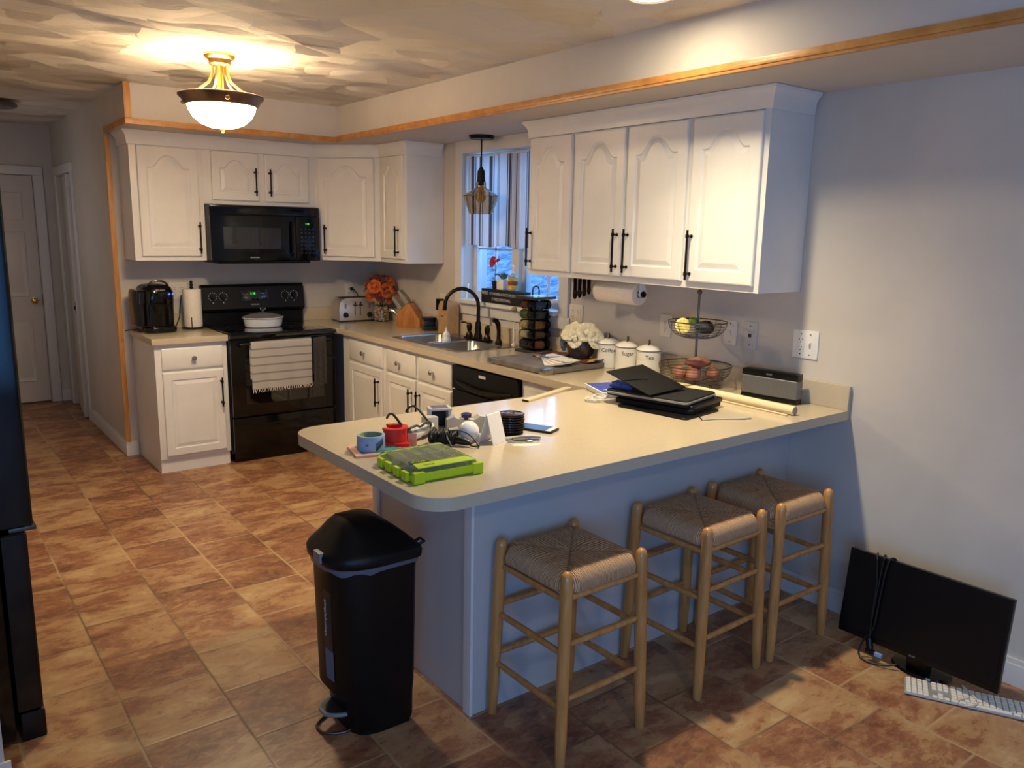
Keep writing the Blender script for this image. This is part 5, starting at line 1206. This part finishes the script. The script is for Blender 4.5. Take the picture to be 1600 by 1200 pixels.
# coasters
cst=None
for i in range(7):
    o=None
    if cst is None:
        cst=thing('coaster','round dark coaster in the stack beside the phone','coaster',(-1.462,-3.822,fz+.0105),0,'stacked dark coasters')
        B().lathe([(0,0),(.048,0),(.0515,.003),(.0515,.0065),(.047,.0088),(0,.0088)],seg=48).ob('disc',mat('dark_wood_lacquer',(60,36,32),.12,coat=1),cst)
        B().lathe([(.0470,.0089),(.0515,.0068),(.0520,.005),(.0515,.003),(.0505,.003),(.050,.0065),(.0465,.0080)],seg=48).ob('edge_ring',m_black,cst)
    else: o=dup(cst,(cst.location.x+random.uniform(-.0015,.0015),cst.location.y+random.uniform(-.0015,.0015),fz+.0105+.0092*i),random.uniform(0,6))
ch_=thing('coaster_holder','low black holder tray under the coaster stack','coaster holder',(-1.462,-3.822,fz)); B().lathe([(0,0),(.046,0),(.048,.004),(.044,.0100),(0,.0100)],seg=32).ob('tray',m_bplast,ch_)
# glasses case rims left of coasters
tag(B().tube([(-1.520,-3.770,fz+.020),(-1.535,-3.80,fz+.012),(-1.545,-3.84,fz+.006)],.007,8,radii=[.005,.009,.006]).ob('dark_pen',mat('dark_red_plastic',(92,40,44),.3)),'short dark red pen between the folded card and the coasters','pen')
# phone and pocket knife
ph=thing('phone','flat grey phone lying behind the coasters, screen up','phone',(-1.345,-3.835,fz),math.radians(-66))
B().prism(rrp(.150,.080,.010),0,.008,.002).ob('body',m_bplast,ph); B().prism(rrp(.142,.074,.006),.0081,.0086).ob('screen',mat('phone_glass',(60,66,78),.22),ph); B().bx(.050,.070,-.035,.035,.0087,.0091).ob('screen_bar',mat('white_bar',(220,216,206),.3),ph)
pk=thing('pocket_knife','silver folding pocket knife in front of the coasters','knife',(-1.480,-3.945,fz),math.radians(-24))
B().tube([(-.055,.0,.008),(-.02,.004,.009),(.02,.004,.009),(.048,.0,.008)],.008,10,radii=[.006,.0085,.0085,.006]).ob('handle',m_steel,pk); B().bx(-.075,.010,-.018,-.010,.0,.003,.001).bx(-.004,.014,-.022,-.008,.0,.006,.001).ob('blade',m_steel,pk)
tag(B().tube([(-.05,0,.006),(0,0,.0065),(.05,0,.006)],.006,8).ob('pen',m_grey_l,loc=(-1.505,-3.905,fz)),'light grey pen lying under the folded card','pen').rotation_euler=(0,0,-.2)

# ------------------------------------------------------------------ trash can
tc=thing('trash_can','tall black step trash can with a domed lid at the peninsula end','trash can',(-1.938,-3.812,0),math.radians(0))
# local: flat back at x=0, bowed front towards -x
def dshape(w,d,n=20,x0=0):
    pts=[(x0,-w/2+.03)]; 
    pts=[(x0-.012,-w/2),(x0,-w/2+.012),(x0,w/2-.012),(x0-.012,w/2)]
    for i in range(1,n):
        a=PI/2+PI*i/n; c_,s_=math.cos(a),math.sin(a); e=.62
        pts.append((x0-.07+ (d-.07)*(-(abs(c_)**e)) ,w/2*(1 if s_>0 else -1)*abs(s_)**e))
    return pts
def D(w,d,z,x0=0): return [(x,y,z) for x,y in dshape(w,d,20,x0)]
m_can=noisy('can_plastic',(11,11,12),(14,14,15),30,.40,.02,spec=.35)
B().loops([D(.250,.205,.012,-.010),D(.262,.215,.022,-.006),D(.268,.222,.115,-.006),D(.275,.258,.150,-.004),D(.292,.272,.560,0),D(.297,.275,.585,0)],cap0=True,cap1=True).ob('body',m_can,tc,smooth=35)
B().loops([D(.250,.205,0,-.010),D(.250,.205,.0119,-.010)],cap0=True,cap1=True).ob('foot_ring',m_bplast,tc)
def Dw(w,d,z,x0,ph_): return [(x,y,z+.006*math.sin(11*math.atan2(y,x+.12)+ph_)) for x,y in dshape(w,d,20,x0)]
B().loops([Dw(.301,.280,.577,.0015,0),Dw(.306,.284,.585,.0035,1),D(.304,.282,.598,.003)]).ob('bin_liner',m_bag,tc,smooth=60)
B().loops([D(.318,.292,.598,.006),D(.330,.302,.604,.012),D(.332,.304,.625,.013),D(.320,.294,.637,.009),D(.300,.276,.646,.0),D(.250,.230,.670,-.022),D(.190,.175,.699,-.055),D(.115,.11,.722,-.100),D(.05,.05,.729,-.130)],cap0=True,cap1=True).ob('lid',m_can,tc,smooth=40)
B().bx(-.296,-.262,-.050,.000,.606,.640,.006).ob('lid_clip',m_grey_p,tc)
B().tube([(.008,-.135,.630),(.030,-.140,.640),(.032,-.110,.640),(.010,-.105,.632)],.005,8).ob('hinge_loop',m_bplast,tc)
B().loops([[(v.x,v.y,z) for v in cr([(-.195,-.055,0),(-.235,-.050,0),(-.264,-.030,0),(-.272,0,0),(-.264,.030,0),(-.235,.050,0),(-.195,.055,0)])] for z in (.055,.072)],cap0=True,cap1=True).ob('pedal',mat('pedal_rubber',(46,45,46),.35),tc)
B().tube(cr([(-.195,-.060,.064),(-.238,-.053,.066),(-.272,-.027,.066),(-.277,0,.066),(-.272,.027,.066),(-.238,.053,.066),(-.195,.060,.064)]),.0075,8).ob('pedal_rim',m_grey_p,tc)
B().tube(cr([(-.18,-.062,.012),(-.235,-.060,.006),(-.285,-.030,.006),(-.292,0,.006),(-.285,.030,.006),(-.235,.060,.006),(-.18,.062,.012)]),.0045,8).ob('floor_wire',m_steel_d,tc)
dlt=lambda y,z:(-(.07+(.262-.07)*(1-(abs(y)/.143)**(2/.62))**(.31)),y,z)
def lab(name,y0,y1,z0,z1,m,off=.0018): return B().grid(lambda u,v:((lambda p:(p[0]-off-.008*(p[2]-.15)/.41-.0,p[1],p[2]))(dlt(y0+(y1-y0)*u,z0+(z1-z0)*v))),6,2).ob(name,m,tc,fix=False)
lab('sticker',-.060,-.012,.30,.505,mat('dark_sticker',(44,44,48),.4)); lab('blue_sticker',-.062,-.010,.195,.30,mat('blue_sticker_print',(86,110,140),.4),.0022)
text('simplehuman',.024,m_label,tc,frame(-.2755,-.036,.415,(0,0,-1),(0,-1,0)))

# ------------------------------------------------------------------ stools
def make_stool():
    s=thing('bar_stool','x','stool',(0,0,0),0,'rush seat stools at the peninsula')
    H=.640; tops=.160; bots=.178
    for sx_,sy_ in ((-1,1),(-1,-1),(1,-1),(1,1)):
        tx,ty=sx_*tops,sy_*.164; bx_2,by_2=sx_*bots,sy_*.180
        pts=[];rad=[]
        for z_,r_ in ((0,.0145),(.004,.0165),(.10,.0195),(.30,.0205),(.55,.0205),(.615,.0200),(.632,.017),(.640,.009),(.642,.002)):
            f=z_/H; pts.append((bx_2+(tx-bx_2)*f,by_2+(ty-by_2)*f,z_)); rad.append(r_)
        B().tube(pts,.02,18,radii=rad).ob('leg',m_stoolw,s,smooth=50)
    def at(sx_,sy_,z_):
        f=z_/H; return Vector((sx_*(bots+(tops-bots)*f),sy_*(.180+(.164-.180)*f),z_))
    for (a,b_,zs_) in (((-1,-1),(1,-1),(.556,.405,.225)),((-1,1),(1,1),(.556,.405,.225)),((-1,-1),(-1,1),(.548,.375,.195)),((1,-1),(1,1),(.548,.375,.195))):
        for i,z_ in enumerate(zs_):
            p,q=at(*a,z_),at(*b_,z_); d=(q-p).normalized(); p+=d*.014; q-=d*.014
            B().tube([p,p.lerp(q,.12),p.lerp(q,.5),p.lerp(q,.88),q],.01,12,radii=[.0085,.0105,.0115,.0105,.0085]).ob('seat_rail' if i==0 else 'stretcher',m_stoolw,s)
    b=B(); w=.169
    def fn(u,v):
        x=(u-.5)*2; y=(v-.5)*2; ax_,ay_=abs(x),abs(y); m_=max(ax_,ay_)
        edge=1-min(1,m_**12)
        c_=max(0,(min(ax_,ay_)-.70)/.30); sh=1-.17*c_**1.3
        dg=math.exp(-((ax_-ay_)/.09)**2)*.005*(1-.2*m_)
        z=.603+.018*edge+.009*m_*edge-dg
        z+=.0012*math.sin(min(ax_,ay_)*w/.0058*PI*1)*edge
        return (x*w*sh,y*(w+.004)*sh,z)
    b.grid(fn,96,96)
    seat=b.bm
    for (z_,k_) in ((.590,1.022),(.572,1.0),(.562,.95)):
        bnd=[e for e in seat.edges if e.is_boundary]; r_=bmesh.ops.extrude_edge_only(seat,edges=bnd)
        for v in [e for e in r_['geom'] if isinstance(e,bmesh.types.BMVert)]: v.co.z=z_; v.co.x*=k_; v.co.y*=k_
    bmesh.ops.contextual_create(seat,geom=[e for e in seat.edges if e.is_boundary])
    b.ob('woven_seat',m_rush,s,smooth=50); return s
st1=make_stool(); st1['label']='rush seat wooden stool closest to the trash can'; st1.location=(-1.526,-4.242,0)
dup(st1,(-.880,-4.243,0),math.radians(1),'rush seat wooden stool in the middle of the three')
dup(st1,(-.434,-4.242,0),math.radians(-.5),'rush seat wooden stool nearest the wall and the monitor')

# ------------------------------------------------------------------ monitor and keyboard on the floor
mo=thing('monitor','black computer monitor tilted back on the floor against the right wall','monitor',(-.215,-4.808,0),math.radians(-90))
# local: +x runs towards the camera (-y in the room), -y faces the room
Mt=Matrix.Translation((-.004,-.052,.070))@rz(math.radians(1.5))@Matrix.Rotation(math.radians(-7),4,'X')
B().box((0,.012,.173),(.598,.024,.346),.004,M=Mt).box((0,.035,.18),(.30,.03,.22),.01,M=Mt).ob('housing',m_bplast,mo)
B().box((0,-.0012,.180),(.572,.002,.312),M=Mt).ob('screen',mat('matte_lcd',(8,10,15),.32,spec=.4),mo)
text('acer',.014,m_grey_p,mo,Mt@frame(0,-.0008,.012,(1,0,0),(0,0,1)))
B().lathe([(0,0),(.094,0),(.096,.004),(.092,.012),(.03,.020),(0,.021)],(0,.032,0),seg=56,sx=1.15,sy=.86).ob('stand_base',m_black,mo)
B().bx(-.040,.040,-.018,.030,.016,.115,.008).ob('stand_neck',m_bplast,mo)
mc=thing('monitor_cable','black video cable looped over the monitor, its plug hanging','cable',(0,0,0))
T=lambda x,y,z: (Matrix.Translation((-.215,-4.808,0))@rz(math.radians(-90))@Mt)@Vector((x,y,z))
pts=cr([T(-.12,.030,.30),T(-.125,.030,.334),T(-.130,.012,.3515),T(-.138,-.006,.344),T(-.145,-.0085,.29),T(-.150,-.0085,.18),T(-.155,-.009,.06),T(-.185,-.010,.0),T(-.19,-.02,-.055),T(-.15,-.03,-.070),T(-.09,-.02,-.062),T(-.05,.0,-.045)],5)
B().tube(pts,.0040,8).ob('cable',m_cord,mc)
B().tube([T(-.205,.030,.31),T(-.200,.022,.350),T(-.195,.008,.3515),T(-.185,-.007,.334),T(-.172,-.009,.25),T(-.168,-.0095,.10),T(-.162,-.012,.015)],.0036,8).ob('second_strand',m_cord,mc)
B().tube([T(-.180,.030,.33),T(-.170,.022,.352),T(-.160,.008,.353),T(-.160,-.008,.340),T(-.164,-.009,.20),T(-.165,-.0095,.10)],.0032,8).ob('third_strand',m_cord,mc)
B().cyl(T(-.163,-.014,.018),T(-.150,-.018,-.020),.014,.013).box(tuple(T(-.150,-.018,-.030)),(.016,.034,.018),.003).ob('plug',m_bplast,mc)
B().box(tuple(T(-.118,-.012,-.034)),(.014,.030,.016),.003).ob('blue_connector',mat('light_blue_plastic',(120,160,200),.4),mc)
kx0=Vector((-.364,-4.832,0)); kdir=Vector((.192,-.362,0)).normalized()
kbd=thing('keyboard','slim white keyboard on the tiles in front of the monitor','keyboard',(kx0.x,kx0.y,0),math.atan2(kdir.y,kdir.x))
# local x along the length, numeric pad first; y>0 towards the wall
B().bx(0,.430,-.052,.062,.004,.010,.002).bx(.02,.41,.030,.055,.0,.004).ob('tray',mat('anodised_aluminium',(196,198,204),.35,metal=.6),kbd)
m_key=mat('white_keycap',(232,228,218),.45)
def key(x,y,w,d): 
    return B().box((x,y,.0125),(w,d,.005),.0012,1)
ku=.0190; xs=0; rows=[-.040+.0195*i for i in range(6)]
keys=[]
for i in range(4):
    for j in range(6): keys.append((.014+ku*i,rows[j] if j<5 else rows[5]-.001,.016,.016 if j<5 else .011))
for i in range(3):
    for j in (0,): keys.append((.100+ku*i,rows[0],.016,.016))
keys.append((.119,rows[1],.016,.016))
for i in range(3):
    for j in (3,4): keys.append((.100+ku*i,rows[j],.016,.016))
    keys.append((.100+ku*i,rows[5]-.001,.016,.011))
for j in range(6):
    n=13 if j else 0
    if j==0:
        for x,w in ((.163,.022),(.188,.022),(.213,.022),(.285,.110),(.357,.022),(.382,.022),(.408,.020)): keys.append((x,rows[0],w,.016))
    for i in range(n): keys.append((.163+.0202*i+.0,rows[j] if j<5 else rows[5]-.001,.0172,.016 if j<5 else .011))
cache={}
lim=0
rest=B()
for (x,y,w,d) in keys:
    kk=(round(w,4),round(d,4))
    if lim>=98:
        rest.box((x,y,.0126),(w,d,.005),.0012,1); continue
    if kk not in cache: o=B().box((0,0,0),(w,d,.005),.0012,1).ob('key',m_key,kbd); cache[kk]=o
    else: o=cache[kk].copy(); COL.objects.link(o)
    o.parent=kbd; o.location=(x,y,.0126); lim+=1
rk=rest.ob('key',m_key,kbd); rk['kind']='stuff'
B().tube(cr([(.205,.064,.006),(.195,.075,.02),(.215,.03,.022),(.235,-.01,.020),(.225,-.045,.018),(.19,-.056,.012),(.17,-.045,.018),(.19,-.02,.019),(.21,.0,.019)]),.0022,6).ob('cable',m_lcord,kbd)
